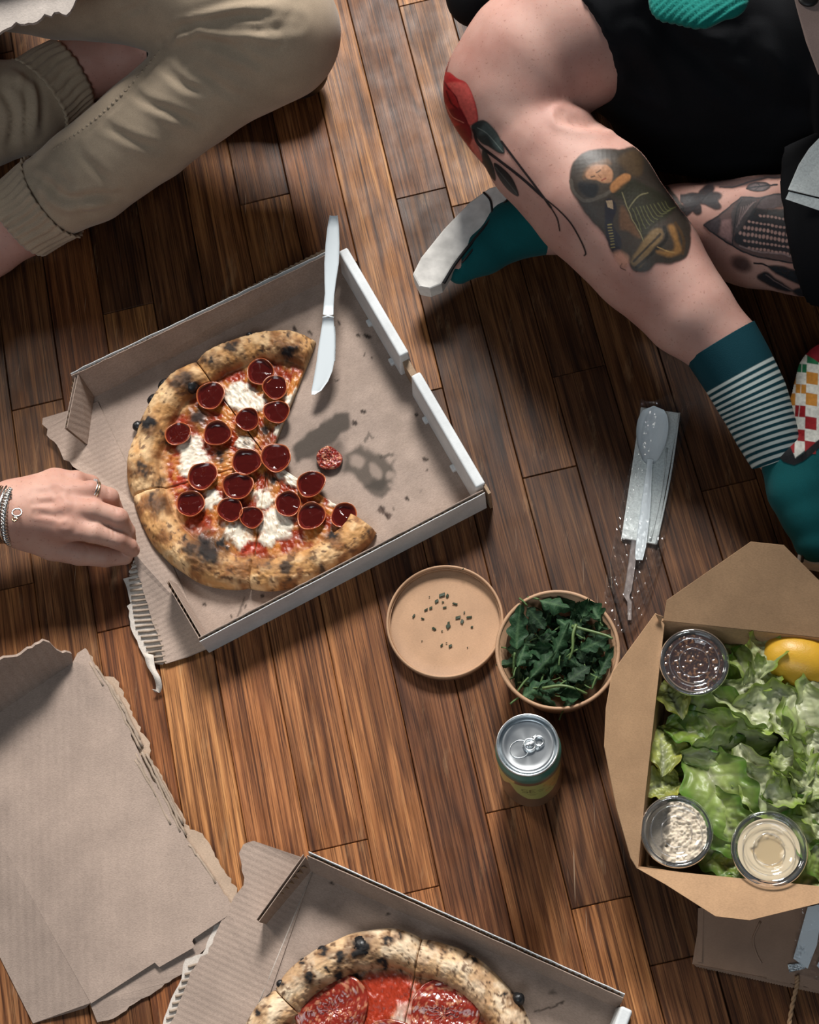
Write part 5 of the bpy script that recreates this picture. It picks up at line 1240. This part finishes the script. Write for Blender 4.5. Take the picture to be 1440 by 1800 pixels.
bA = bvh_of(VA, FA)
wht = srgb(205, 205, 198); red = srgb(150, 26, 32); orn = srgb(196, 132, 50); grn = srgb(30, 110, 70); ivory = srgb(222, 220, 210)
vs = [('p', [(1384, 622), (1392, 614), (1415, 622), (1445, 640), (1445, 770), (1428, 782), (1410, 796), (1398, 805), (1388, 780), (1377, 752), (1382, 700)], ivory, 1, 1.2)]
cols_x = [1372, 1383, 1402, 1420, 1440]; rows_y = [620, 640, 655, 676, 692, 713, 733, 755, 776, 797]
rc = [grn, grn, orn, orn, orn, red, red, red, red]
for r in range(9):
    for c_ in range(4):
        if (r + c_) % 2 == 1:
            sk_ = (c_ - 1) * 1.5
            vs.append(('p', [(cols_x[c_] - r * .6, rows_y[r] - sk_ * .5), (cols_x[c_ + 1] - r * .6, rows_y[r] + sk_ * .6), (cols_x[c_ + 1] - (r + 1) * .6, rows_y[r + 1] + sk_ * .6), (cols_x[c_] - (r + 1) * .6, rows_y[r + 1] - sk_ * .5)], rc[r], 1, .8))
outside = [(1340, 600), (1384, 600), (1384, 622), (1382, 700), (1377, 752), (1388, 780), (1398, 805), (1398, 840), (1340, 840)]
vs += [('l', [(1398, 806), (1408, 700), (1411, 640)], ivory, .9, 1.2)]
vs.append(('p', [(1398, 806), (1412, 797), (1432, 780), (1446, 768), (1446, 782), (1430, 797), (1412, 811), (1396, 818), (1378, 812), (1362, 795), (1345, 783), (1340, 790), (1338, 783), (1352, 776), (1368, 768), (1378, 757), (1388, 782)], srgb(8, 9, 14), 1, .8))
vs.append(('p', [(1403, 619), (1414, 608), (1432, 600), (1448, 602), (1448, 644), (1432, 632), (1418, 624)], srgb(128, 18, 34), 1, 1))
decal('checkered_vamp', bA, (1336, 600, 1446, 822), vs, shA, PRINT, .9, .0006, smooth=False)
upB = [(950, 392, .048, .034), (900, 405, .046, .031), (850, 443, .042, .024), (808, 478, .034, .013)]
seB = [(725, 482, .050), (740, 452, .055), (780, 402, .062), (826, 354, .067), (858, 331, .070), (888, 322, .071), (902, 330, .071), (894, 346, .070), (862, 384, .067), (800, 460, .058), (776, 499, .052), (756, 507, .050), (736, 503, .049)]
shB, VB, FB = sneaker('sneaker', upB, seB, [([(900, 344, .071), (868, 380, .069), (806, 456, .061), (780, 498, .053)], .0018), ([(910, 345, .070), (876, 384, .068), (812, 462, .059)], .0012)], .016)
obj('toe_seam', *tube(catmull([px(*q) for q in [(866, 376, .0685), (862, 352, .0705), (850, 338, .0705)]], 10), .0012, 6), RUBK, shB, world=True)
# ---- tattoos
rd1, rd2, rd3 = srgb(178, 42, 44), srgb(208, 92, 84), srgb(120, 22, 30); lf, lf2 = srgb(34, 44, 44), srgb(78, 92, 90); bk = srgb(22, 22, 26)
def R5(x, y): return (760 + x / 4.5, 60 + y / 4.5)
def R5s(l): return [R5(*p) for p in l]
rose = [('p', R5s([(85, 330), (110, 240), (160, 110), (170, 105), (130, 240), (110, 310)]), rd3, .9, 1), ('p', R5s([(70, 330), (130, 300), (200, 350), (270, 385), (320, 480), (355, 600), (358, 690), (300, 725), (320, 860), (400, 1020), (370, 1010), (260, 860), (150, 690), (90, 500)]), rd1, 1, 1.2),
        ('p', R5s([(120, 390), (200, 380), (275, 400), (320, 500), (350, 620), (350, 690), (290, 715), (240, 600), (190, 520), (150, 430)]), rd2, .9, 2.5), ('l', R5s([(100, 380), (130, 430), (190, 500), (215, 580), (260, 660), (290, 725)]), rd3, 1, 3), ('p', R5s([(105, 470), (150, 450), (210, 560), (200, 580), (140, 560)]), srgb(170, 40, 40), 1, 2),
        ('l', R5s([(115, 450), (150, 540), (200, 590)]), srgb(100, 14, 22), .9, 3), ('p', R5s([(130, 600), (220, 590), (280, 700), (260, 720), (180, 680)]), srgb(112, 16, 26), .9, 3), ('l', R5s([(110, 560), (160, 650), (250, 700)]), srgb(222, 130, 110), .8, 1.8), ('p', R5s([(190, 720), (300, 730), (320, 830), (290, 870), (220, 790)]), srgb(122, 20, 26), .9, 3),
        ('p', R5s([(300, 880), (330, 800), (410, 1000), (380, 1010)]), srgb(206, 110, 98), .9, 2),
        ('p', R5s([(310, 730), (400, 680), (470, 730), (530, 810), (575, 930), (530, 940), (450, 890), (380, 850)]), lf, .96, 1.5), ('p', R5s([(430, 700), (520, 800), (565, 920), (500, 900), (440, 800), (370, 790)]), lf2, .6, 4), ('l', R5s([(360, 740), (440, 790), (560, 930)]), srgb(150, 160, 155), .6, 1.2),
        ('p', R5s([(400, 910), (440, 950), (490, 1060), (500, 1160), (440, 1090), (400, 1010)]), lf, .96, 1), ('p', R5s([(490, 1020), (560, 1060), (640, 1150), (685, 1280), (600, 1230), (520, 1120)]), srgb(24, 28, 30), .98, 1), ('l', R5s([(500, 1050), (600, 1170), (670, 1260)]), srgb(110, 115, 112), .5, 1),
        ('l', R5s([(330, 760), (370, 870), (520, 990), (700, 1130), (880, 1290)]), bk, 1, 5), ('l', R5s([(550, 850), (700, 1050), (830, 1220), (940, 1370)]), bk, 1, 4), ('l', R5s([(880, 1290), (1000, 1390), (1100, 1500), (1180, 1640), (1215, 1730), (1205, 1750)]), bk, 1, 2.6), ('l', R5s([(940, 1370), (990, 1460), (1010, 1555)]), bk, 1, 2.2)]
decal('rose_tattoo', bvB, (772, 78, 1034, 452), rose, p2, TATT, 1.2)
def P4(x, y): return (960 + x / 4.8, 220 + y / 4.8)
def P4s(l): return [P4(*p) for p in l]
och, flesh, oli = srgb(128, 92, 52), srgb(166, 120, 88), srgb(38, 38, 28)
port = [('p', P4s([(205, 430), (230, 320), (330, 230), (480, 198), (640, 205), (760, 180), (860, 260), (930, 400), (1100, 600), (1200, 800), (1220, 980), (1180, 1110), (1060, 1165), (930, 1170), (860, 1230), (740, 1230), (690, 1140), (620, 1060), (560, 1070), (500, 930), (400, 820), (300, 690), (225, 560)]), srgb(48, 44, 38), .93, 2.5),
        ('p', P4s([(262, 480), (290, 380), (380, 310), (520, 280), (620, 300), (560, 560), (420, 640), (300, 600)]), srgb(66, 58, 50), .8, 4), ('p', P4s([(275, 480), (430, 500), (440, 580), (380, 620), (290, 570)]), srgb(26, 30, 34), .9, 4), ('l', P4s([(215, 470), (235, 560), (330, 640), (470, 600), (540, 560)]), srgb(84, 78, 70), .8, 6),
        ('p', P4s([(330, 410), (400, 330), (500, 330), (560, 400), (550, 470), (490, 490), (420, 465), (350, 450)]), flesh, .95, 2), ('p', P4s([(310, 430), (350, 350), (430, 310), (520, 285), (550, 330), (480, 335), (400, 345), (345, 400), (330, 460)]), srgb(96, 70, 48), .9, 3),
        ('l', P4s([(425, 400), (460, 380)]), srgb(40, 28, 24), .9, 2), ('l', P4s([(385, 440), (410, 430)]), srgb(40, 28, 24), .9, 2), ('l', P4s([(470, 470), (505, 452)]), srgb(120, 50, 44), .9, 2.2), ('l', P4s([(440, 420), (462, 445)]), srgb(110, 74, 54), .8, 1.5),
        ('p', P4s([(540, 500), (640, 420), (710, 420), (700, 480), (630, 550), (560, 570)]), srgb(158, 108, 66), .95, 2), ('p', P4s([(570, 580), (720, 460), (860, 520), (1000, 600), (1080, 720), (900, 860), (820, 990), (740, 860), (650, 640)]), oli, .95, 4), ('p', P4s([(640, 680), (720, 800), (800, 960), (700, 900), (620, 860)]), srgb(92, 64, 44), .8, 4),
        ('l', P4s([(640, 570), (700, 730), (830, 990)]), srgb(120, 112, 80), .8, 1.6), ('l', P4s([(700, 700), (770, 610), (860, 570)]), srgb(110, 104, 76), .8, 2)]
for i in range(10):
    x0 = 730 + i * 30; port.append(('l', P4s([(x0, 700 - i * 6), (x0 + 50, 830 - i * 14), (x0 + 70 + i * 6, 900 - i * 26)]), srgb(104, 104, 66), .55, 1.3))
port += [('p', P4s([(600, 300), (660, 240), (760, 210), (820, 300), (800, 420), (740, 430), (650, 360)]), srgb(74, 58, 40), .8, 5), ('p', P4s([(505, 640), (560, 630), (600, 700), (560, 820), (630, 960), (620, 1060), (560, 1060), (510, 950), (495, 800)]), srgb(24, 24, 34), .92, 2)]
for i in range(9): port.append(('l', P4s([(520 + i * 4, 840 + i * 24), (552 + i * 3, 836 + i * 24)]), srgb(150, 136, 84), .8, 1.6))
for i in range(6): port.append(('l', P4s([(512 + i * 9, 640), (524 + i * 8, 690 + i * 3)]), srgb(176, 150, 120), .7, 1.4))
port += [('p', P4s([(570, 1070), (630, 1060), (700, 1110), (690, 1190), (640, 1200), (590, 1130)]), srgb(178, 130, 108), .5, 4), ('l', P4s([(640, 1170), (630, 1200), (670, 1225)]), srgb(70, 44, 40), .8, 1.6),
         ('p', P4s([(720, 1140), (800, 1010), (880, 900), (970, 870), (980, 950), (900, 1050), (800, 1190), (740, 1190)]), srgb(110, 88, 58), .85, 3), ('l', P4s([(740, 1150), (850, 1040), (960, 920)]), srgb(34, 30, 26), .9, 4), ('l', P4s([(760, 1200), (880, 1100), (940, 1040)]), srgb(30, 28, 26), .9, 5),
         ('p', P4s([(1030, 860), (1080, 850), (1120, 980), (1140, 1060), (1070, 1110), (960, 1090), (940, 1060), (1060, 1060), (1080, 1000)]), och, .85, 4), ('l', P4s([(1000, 860), (1010, 960), (940, 1040)]), srgb(28, 28, 26), .9, 6), ('l', P4s([(1090, 830), (1160, 960), (1150, 1080)]), srgb(70, 52, 34), .9, 5), ('l', P4s([(940, 1030), (1010, 1060), (1080, 1075)]), srgb(150, 120, 76), .7, 2)]
decal('portrait_tattoo', bvB, (998, 252, 1222, 482), port, p2, TATT, 1.1, warp=3)
def C4(x, y): return (1160 + x / 5.143, 240 + y / 5.143)
def C4s(l): return [C4(*p) for p in l]
ik, ik2 = srgb(30, 36, 42), srgb(86, 82, 86)
corn = [('p', C4s([(400, 800), (530, 720), (700, 580), (760, 545), (900, 560), (1050, 520), (1200, 545), (1100, 640), (900, 650), (830, 720), (1230, 700), (1300, 1100), (1400, 1160), (1050, 1110), (800, 1060), (560, 920)]), srgb(92, 78, 78), .75, 2),
        ('p', C4s([(820, 660), (1000, 660), (1240, 700), (1300, 1080), (1050, 1030), (720, 980), (680, 890), (760, 800)]), ik, .92, 2)]
for r in range(6):
    for c_ in range(17):
        t = c_ / 16; x = 730 + 40 * abs(r - 3) + t * 560; y = 700 + r * 58 + (x - 730) * .16 - (6 if r == 0 else 0)
        if r == 0: x += 60
        corn.append(('e', (*C4(x, y), 2.6, 3.4 if r in (2, 3) else 2.3, .15), srgb(188, 152, 142), .85, .35))
corn += [('p', C4s([(650, 700), (740, 560), (880, 580), (830, 680), (720, 860), (670, 850)]), srgb(70, 66, 68), .9, 2), ('p', C4s([(880, 640), (960, 540), (1140, 540), (1060, 640), (1000, 655)]), srgb(96, 84, 86), .9, 2), ('p', C4s([(400, 800), (530, 730), (560, 760), (520, 880)]), srgb(66, 60, 64), .9, 3), ('p', C4s([(560, 760), (640, 740), (660, 960), (540, 890)]), srgb(150, 118, 116), .8, 3),
         ('l', C4s([(400, 800), (530, 720), (700, 580), (760, 545), (900, 560), (1050, 522), (1180, 545)]), ik, 1, 2.4), ('l', C4s([(400, 805), (560, 920), (800, 1060), (1050, 1115), (1330, 1160)]), ik, 1, 2.6), ('l', C4s([(720, 985), (900, 1040), (1100, 1060), (1290, 1110)]), srgb(150, 130, 128), .8, 3), ('l', C4s([(660, 980), (690, 700), (740, 570)]), ik, .9, 2), ('l', C4s([(830, 720), (900, 600), (960, 545)]), ik, .9, 2)]
for i in range(7): corn.append(('l', C4s([(700 + i * 16, 820 - i * 30), (740 + i * 22, 640 - i * 8)]), srgb(160, 138, 136), .6, 1.2))
corn += [('e', (*C4(895, 455), 20, 8.5, -.05), ik, .95, .12), ('e', (*C4(895, 457), 16, 6, -.05), srgb(110, 96, 96), .8, .3), ('l', C4s([(790, 470), (1000, 440), (1065, 435)]), ik, 1, 2.6), ('l', C4s([(860, 490), (900, 450), (880, 420)]), ik, .9, 1.5)]
for x, y, rx, ry, ro in [(460, 560, 20, 10, -.3), (470, 600, 18, 9, .5), (420, 500, 17, 10, -.7), (330, 560, 20, 9, .2), (330, 640, 14, 9, 1.2), (250, 580, 18, 9, .5), (240, 660, 14, 10, -.6)]: corn.append(('e', (*C4(x, y), rx, ry, ro), srgb(36, 34, 38), .9, .2))
corn += [('p', C4s([(230, 400), (520, 380), (760, 370), (1000, 330), (1240, 290), (1200, 370), (960, 390), (760, 450), (560, 460)]), srgb(58, 48, 50), .75, 4), ('l', C4s([(540, 460), (700, 450), (900, 385), (1180, 365)]), ik, .9, 2), ('p', C4s([(880, 1270), (960, 1220), (1060, 1290), (1200, 1390), (1100, 1390), (960, 1330)]), srgb(38, 44, 50), .9, 3), ('l', C4s([(960, 1250), (1100, 1340), (1200, 1390)]), srgb(150, 128, 124), .6, 2),
         ('l', C4s([(860, 1145), (960, 1160), (1100, 1240), (1260, 1320), (1440, 1380)]), ik, 1, 2.5), ('p', C4s([(980, 1170), (1100, 1170), (1240, 1220), (1290, 1290), (1400, 1310), (1450, 1390), (1330, 1360), (1180, 1300), (1060, 1240)]), srgb(34, 42, 48), .92, 2.5), ('p', C4s([(1200, 1390), (1300, 1370), (1450, 1450), (1450, 1480), (1250, 1440)]), srgb(38, 46, 52), .9, 3), ('e', (*C4(740, 1150), 18, 12, .5), srgb(60, 46, 46), .7, .5)]
decal('corn_tattoo', bvB, (1196, 296, 1440, 536), corn, p2, TATT, 1.1, warp=3)
# paper towel on the lap
pt = empty('paper_towel', tuple(px(1430, 320, .19))); tag(pt, 'pale quilted paper towel lying over the black shorts leg', 'paper towel')
q = [px(1385, 334, .200), px(1404, 290, .205), (px(1422, 262, .208)), px(1445, 238, .210), px(1520, 250, .205), px(1520, 390, .195), px(1452, 350, .198)]
bevel(obj('sheet', *slab(q, .0015), NAPK, pt, smooth=False, world=True), .0004)
q = [px(1381, 350, .193), px(1387, 337, .197), px(1450, 352, .196), px(1452, 374, .191)] ; obj('folded_edge', *slab(q, .0015), NAPK, pt, smooth=False, world=True)

# ---------------------------------------------------------------- person in khaki joggers
p1 = empty('person', tuple(px(250, 250))); tag(p1, 'person sitting cross legged in khaki jogger trousers', 'person')
shin1 = [(475, 66, .175, .0620), (420, 105, .165, .0590), (340, 162, .150, .0555), (257, 229, .130, .0535), (153, 308, .108, .0505), (95, 343, .094, .0455)]
thigh1 = [(482, 50, .185, .064), (400, 10, .20, .072), (250, -60, .205, .080), (100, -85, .20, .088), (-150, -150, .18, .11)]
V, F = sdf_mesh(chain(shin1, .02) + chain(thigh1, .03), .0036, .02)
Nn = vnormals(V, F)
folds = [([(288, 72), (330, 45), (400, 30), (470, 32)], 6, -.005), ([(300, 66), (345, 60), (420, 62), (480, 66)], 7, .005), ([(330, 58), (400, 85), (470, 120)], 7, -.0045), ([(340, 40), (420, 14), (500, 10)], 7, .004),
         ([(290, 118), (325, 150), (360, 160)], 6, -.004), ([(345, 125), (400, 160), (430, 175)], 7, -.0045), ([(228, 155), (260, 180), (330, 210), (355, 222)], 6, -.004), ([(185, 220), (230, 245), (275, 262)], 6, -.004), ([(290, 205), (320, 225)], 7, .003), ([(135, 265), (170, 300), (190, 320)], 6, -.004),
         ([(60, 300), (90, 330), (120, 350), (170, 345), (220, 345)], 6, -.0055), ([(75, 340), (110, 365), (150, 362), (200, 350)], 7, .005), ([(50, 290), (75, 310), (70, 335)], 6, .005), ([(100, 300), (120, 320), (115, 345)], 6, -.004), ([(130, 350), (150, 375), (190, 375)], 5, -.004),
         ([(70, 90), (170, 55), (250, 10)], 6, -.005), ([(100, 100), (200, 40), (240, 22)], 5, .004), ([(400, 100), (460, 115)], 9, .003), ([(430, 60), (520, 40)], 9, -.003), ([(150, 240), (200, 190), (250, 140), (285, 100)], 3.2, -.0022)]
V = strokes(V, Nn, [(a_, w_f * 1.25, d_ * .55) for a_, w_f, d_ in folds])
jg = obj('joggers', V, F, BEIGE, p1, world=True)
# seam stitching pulls along the trouser leg
for i in range(26):
    t = i / 25; x, y = 95 + t * 185, 262 - t * 172 + 16 * math.sin(t * 3.1); h = bvh_of(V, F) if i == 0 else h
    d = Vector((x - 720) * CR + (900 - y) * CV + FPX * CF).normalized(); r = h.ray_cast(Vector(CAM), d)
    if r[0]: Vb, Fb = lathe([(.0009, -.0004), (.0021, 0), (.0009, .0005)], 8); obj('stitch', Vb + np.array(r[0]), Fb, BEIGE, jg, world=True)
def cuff(path, r0, r1, seg=120, nrib=30, mat=BEIGE, name='cuff'):
    pth = catmull([px(*q) for q in path], 16)
    V, F = tube(pth, np.concatenate([[r0 * 1.05], np.linspace(r0, r1, 14), [r1 * .96]]), seg, False, ripple=lambda t, a: 1 + .11 * np.abs(np.sin(a * nrib / 2 + .9 * np.sin(3 * a) + .5 * np.sin(5 * t + a))) ** .7 + .014 * np.sin(a * 7))
    o = obj(name, V, F, mat, p1, world=True); o.modifiers.new('s', 'SOLIDIFY').thickness = -.002; return o
cuff([(92, 346, .092), (66, 364, .085), (30, 391, .076)], .0440, .0410)
# other leg passing underneath
sh3 = [(-330, 130, .15, .07), (-160, 190, .10, .066), (-40, 200, .075, .060), (30, 190, .068, .052), (70, 168, .064, .043)]
V, F = sdf_mesh(chain(sh3, .02), .0045, .02)
V = strokes(V, vnormals(V, F), [([(20, 130), (55, 160), (60, 230)], 8, .005), ([(0, 150), (25, 200), (20, 260)], 8, -.005), ([(45, 140), (50, 180), (45, 240)], 6, -.004)])
obj('joggers_leg', V, F, BEIGE, p1, world=True)
cuff([(66, 170, .064), (95, 148, .060), (128, 128, .056)], .0420, .0385, nrib=26)
# ankles and feet
leg = [(95, 345, .09, .036), (40, 392, .072, .0325), (-20, 428, .058, .033), (-80, 470, .045, .034)]
leg2 = [(60, 170, .062, .036), (140, 120, .055, .033), (230, 95, .048, .033), (320, 90, .042, .030), (420, 95, .036, .026)]
V, F = sdf_mesh([(*p, .015) for p in chain(leg) + chain([(60, 170, .062, .036), (-60, 200, .075, .045), (-330, 130, .15, .06), (-340, 0, .15, .06), (-150, -190, .18, .06), (475, 66, .175, .045), (95, 345, .09, .034)]) + chain(leg2)], .0045, .015)
obj('body', V, F, SKIN, p1, world=True)
V, F = sdf_mesh(chain([(-70, 462, .042, .036), (-150, 530, .038, .040), (-240, 600, .034, .034)]), .004, .01); obj('shoe', V, F, RUBK, p1, world=True)
V, F = sdf_mesh(chain([(300, 92, .044, .040), (420, 100, .042, .042), (490, 112, .040, .038), (528, 122, .036, .032)]), .004, .012); obj('shoe', V, F, RUBK, p1, world=True)

# upper body of the seated figure, above the frame
FG = None
def upper_body(person, hip, face, shirt, hairc, hands):
    """hip: world xyz; face: unit xy direction the chest faces; hands: two world points the arms reach to"""
    h = np.array(hip, float); f = np.array([*face, 0.]); f /= np.linalg.norm(f); r = np.array([f[1], -f[0], 0.]); u = np.array([0, 0, 1.])
    P = lambda a, b, c: h + r * a + f * b + u * c
    pr = []
    for s in (-1, 1): pr += [(P(.07 * s, 0, 0), P(.06 * s, .02, .20), .115, .10, .05), (P(.06 * s, .02, .20), P(.10 * s, .03, .42), .10, .085, .05), (P(.10 * s, .03, .42), P(.165 * s, .03, .45), .08, .058, .04)]
    for s, hd in zip((-1, 1), hands):
        el = (P(.19 * s, .03, .45) + np.array(hd)) / 2 + r * .08 * s - u * .12
        pr += [(P(.165 * s, .03, .45), el, .056, .046, .03)]
    V, F = sdf_mesh(pr, .009, .04); obj('shirt', V, F, shirt, person, world=True)
    sk = [(P(0, .03, .42), P(0, .055, .56), .055, .052, .02), (P(0, .05, .66), P(0, .075, .70), .074, .078, .03), (P(0, .09, .60), P(0, .10, .64), .050, .058, .03), (P(0, .152, .655), P(0, .165, .632), .008, .012, .012)]
    for s in (-1, 1): sk += [(P(.076 * s, .06, .64), P(.078 * s, .055, .67), .012, .014, .008)]
    for s, hd in zip((-1, 1), hands):
        el = (P(.19 * s, .03, .45) + np.array(hd)) / 2 + r * .08 * s - u * .12; hd = np.array(hd); d = (hd - el) / np.linalg.norm(hd - el)
        sk += [(el, hd - d * .07, .040, .027, .02), (hd - d * .07, hd - d * .02, .028, .03, .02)]
        for k in range(4): sk += [(hd - d * .02 + r * (.018 - .012 * k), hd + d * .04 + r * (.018 - .012 * k) - u * .012, .009, .008, .006)]
        sk += [(hd - d * .05 - r * .02 * s, hd + d * .01 - r * .035 * s, .011, .009, .006)]
    V, F = sdf_mesh(sk, .0045, .02); obj('head_and_arms', V, F, SKINH, person, world=True)
    V, F = sdf_mesh([(P(0, .03, .68), P(0, .06, .735), .088, .078, .03), (P(0, .0, .62), P(0, .02, .70), .07, .08, .03)], .006, .03); obj('hair', V, F, simple('hair', hairc, .55, nscale=200, namp=.4, stretch=(1, 1, .1)), person, world=True)
    for s in (-1, 1):
        V, F = lathe([(.001, .005), (.006, .0035), (.008, 0), (.005, -.003)], 14); obj('eye', V[:, [0, 2, 1]] * np.array([1, 1, .6]) + P(.028 * s, .150, .672), F, RUBK, person, world=True)
    V, F = tube([P(-.02, .146, .605), P(0, .155, .603), P(.02, .146, .605)], .004, 8); obj('mouth', V, F, simple('lips', (.40, .16, .13), .5), person, world=True)
V, F = sdf_mesh(chain([(-150, -150, .17, .12), (-260, -200, .17, .13), (-420, -120, .16, .11), (-330, 130, .15, .07)], .03), .009, .03); obj('joggers_seat', V, F, BEIGE, p1, world=True)
hp1 = px(-290, -190, .20)
upper_body(p1, hp1, (.55, -.83), make_cloth('charcoal_shirt', (.03, .032, .036)), (.04, .022, .012), [px(-130, 20, .32), px(150, -130, .32)])
hp2 = px(1700, -120, .22)
upper_body(p2, hp2, (-.30, -.95), BLACK, (.015, .010, .008), [px(1760, 330, .28), px(1740, 120, .27)])

# ---------------------------------------------------------------- hand gripping the torn edge
p3 = empty('person', tuple(px(60, 905))); tag(p3, 'person reaching in with a ringed bare hand gripping torn cardboard', 'person')
arm = [(-620, 1010, .30, .052), (-420, 925, .12, .044), (-330, 905, .10, .040), (-180, 903, .092, .036), (-40, 903, .080, .0275), (8, 904, .076, .0255), (30, 906, .075, .0255)]
H = [(px(*a[:3]), px(*b[:3]), a[3], b[3], .004) for a, b in zip(arm[:-1], arm[1:])]
mc = {'pinky': (96, 846, .068, .0118), 'ring': (110, 868, .073, .0125), 'middle': (116, 895, .075, .0130), 'index': (118, 926, .072, .0130)}
for k_, m in mc.items():                 # metacarpals
    H.append((px(24, 892 + (m[1] - 890) * .28, .074), px(*m[:3]), .0175, m[3], .014))
H.append((px(40, 890, .066), px(95, 880, .060), .019, .019, .02)); H.append((px(40, 915, .066), px(95, 920, .058), .019, .019, .02))
fing = {'pinky': [(96, 846, .068, .0110), (134, 843, .066, .0090), (160, 850, .052, .0085), (168, 868, .036, .0078)],
        'ring': [(110, 868, .073, .0115), (160, 862, .074, .0098), (192, 874, .062, .0094), (203, 898, .044, .0084)],
        'middle': [(116, 895, .075, .0118), (165, 896, .076, .0102), (208, 910, .066, .0098), (222, 934, .046, .0088), (226, 948, .034, .0078)],
        'index': [(118, 926, .072, .0120), (165, 936, .069, .0104), (205, 948, .056, .0096), (226, 960, .040, .0085), (233, 967, .032, .0074)],
        'thumb': [(46, 938, .062, .0165), (92, 960, .050, .0145), (140, 973, .042, .0120), (185, 979, .034, .0102), (220, 979, .026, .0080)]}
for k_, f in fing.items():
    for i_, (a, b) in enumerate(zip(f[:-1], f[1:])): H.append((px(*a[:3]), px(*b[:3]), a[3], b[3], (.008 if k_ != 'thumb' else .012) if i_ == 0 else .0022))
V, F = sdf_mesh(H[2:], .0014, .006)
Nn = vnormals(V, F)
def kn(x, y, r, d): return ([(x - 2, y), (x + 2, y)], r, d)
V = strokes(V, Nn, [([(60, 868), (100, 862)], 6, -.0008), ([(62, 884), (104, 882)], 5, -.0010), ([(64, 902), (106, 908)], 5, -.0012), kn(112, 884, 9, .0018), kn(115, 924, 8, .0018), kn(98, 842, 8, .0014), kn(110, 862, 7, .0012),
                    ([(202, 892), (206, 902)], 2.2, -.0006), ([(207, 890), (211, 902)], 2.0, -.0005), ([(192, 930), (196, 946)], 2.2, -.0006), ([(198, 930), (202, 947)], 2.0, -.0006), ([(188, 858), (192, 872)], 2.2, -.0005), ([(150, 960), (156, 968)], 2.2, -.0005)])
obj('body', V, F, SKINH, p3, world=True)
V2, F2 = sdf_mesh([(px(-620, 1010, .30), px(-420, 925, .12), .065, .052, .01), (px(-420, 925, .12), px(-300, 903, .098), .052, .046, .01)], .006, .01); obj('sleeve', V2, F2, make_cloth('rust_sleeve', (.16, .05, .03)), p3, world=True)
NAIL = simple('nail', (.62, .40, .37), .22, coat=.3)
def nail(x, y, z, sx, sy, ang, tilt):
    V, F = lathe([(.001, .0009), (.55, .0007), (.85, .0003), (1, -.0004)], 18, True, False); V[:, 0] *= sx; V[:, 1] *= sy
    o = obj('fingernail', V, F, NAIL, p3); o.location = chain_local(p3) @ Vector(px(x, y, z)); o.rotation_euler = (0, tilt, ang)
nail(236, 962, .0395, .0052, .0040, -.5, .75); nail(207, 974, .0325, .0060, .0035, -.1, .25)
def ring3(c, axis, R, r, mat, name, parent, seg=40, twist=0):
    axis = np.asarray(axis, float); axis /= np.linalg.norm(axis); u = np.cross(axis, [0, 0, 1.]); u /= np.linalg.norm(u); v = np.cross(axis, u)
    pts = [c + R * (math.cos(a) * u + math.sin(a) * v) for a in np.linspace(0, 2 * np.pi, seg + 1)]
    if not twist: return obj(name, *tube(pts, r, 10, False), mat, parent, world=True)
    P = []
    parts = []
    for s in (0, math.pi):
        P = [c + (R + r * .55 * math.cos(twist * a + s)) * (math.cos(a) * u + math.sin(a) * v) + axis * r * .9 * math.sin(twist * a + s) for a in np.linspace(0, 2 * np.pi, seg * 5)]
        parts.append(tube(P, r * .62, 7, False))
    return obj(name, *join(*parts), mat, parent, world=True)
fx = px(192, 874, .062) - px(160, 862, .074)
rc_ = px(164, 863, .0725)
ring3(rc_, fx, .0102, .0009, SILVER, 'ring', p3); r2 = ring3(px(168, 864.5, .0712), fx, .0102, .0010, GOLD, 'ring', p3)
tp = px(168, 846, .0760)
V, F = lathe([(.001, .0016), (.0016, .0014), (.0023, .0006), (.0012, -.0012)], 8); obj('gemstone', V + tp, F, make_film('gem_glass', base=.25, rough=.02, milk=.25), r2, world=True, smooth=False)
for k_ in range(4):
    a = k_ * math.pi / 2 + .5; obj('prong', *tube([tp + np.array([.0024 * math.cos(a), .0024 * math.sin(a), .0010]), tp + np.array([.0016 * math.cos(a), .0016 * math.sin(a), -.0024])], .0004, 6), SILVER, r2, world=True)
ax = px(40, 906, .076) - px(-10, 903, .078)
ring3(px(9, 903, .0765), ax, .0290, .0011, SILVER, 'bracelet', p3); ring3(px(5, 903, .0765), ax, .0292, .0010, GOLD, 'bracelet', p3)
ring3(px(23, 906, .0755), ax + np.array([0, .004, 0]), .0290, .0022, SILVER, 'twisted_bracelet', p3, twist=26)
ring3(px(15, 903, .076), ax - np.array([0, .006, 0]), .0292, .0014, SILVER, 'bracelet', p3)
cl = px(30, 901, .1055)
ring3(cl, np.array([.2, .3, 1.]), .0046, .0010, SILVER, 'bracelet_clasp', p3, 20); ring3(px(26, 913, .104), np.array([.2, .3, 1.]), .0022, .0009, GOLD, 'bracelet_clasp', p3, 16)
for y in (868, 874): obj('bracelet_bar', *tube([px(9, y, .102), px(21, y + 2, .101)], .0012, 8), SILVER, p3, world=True)
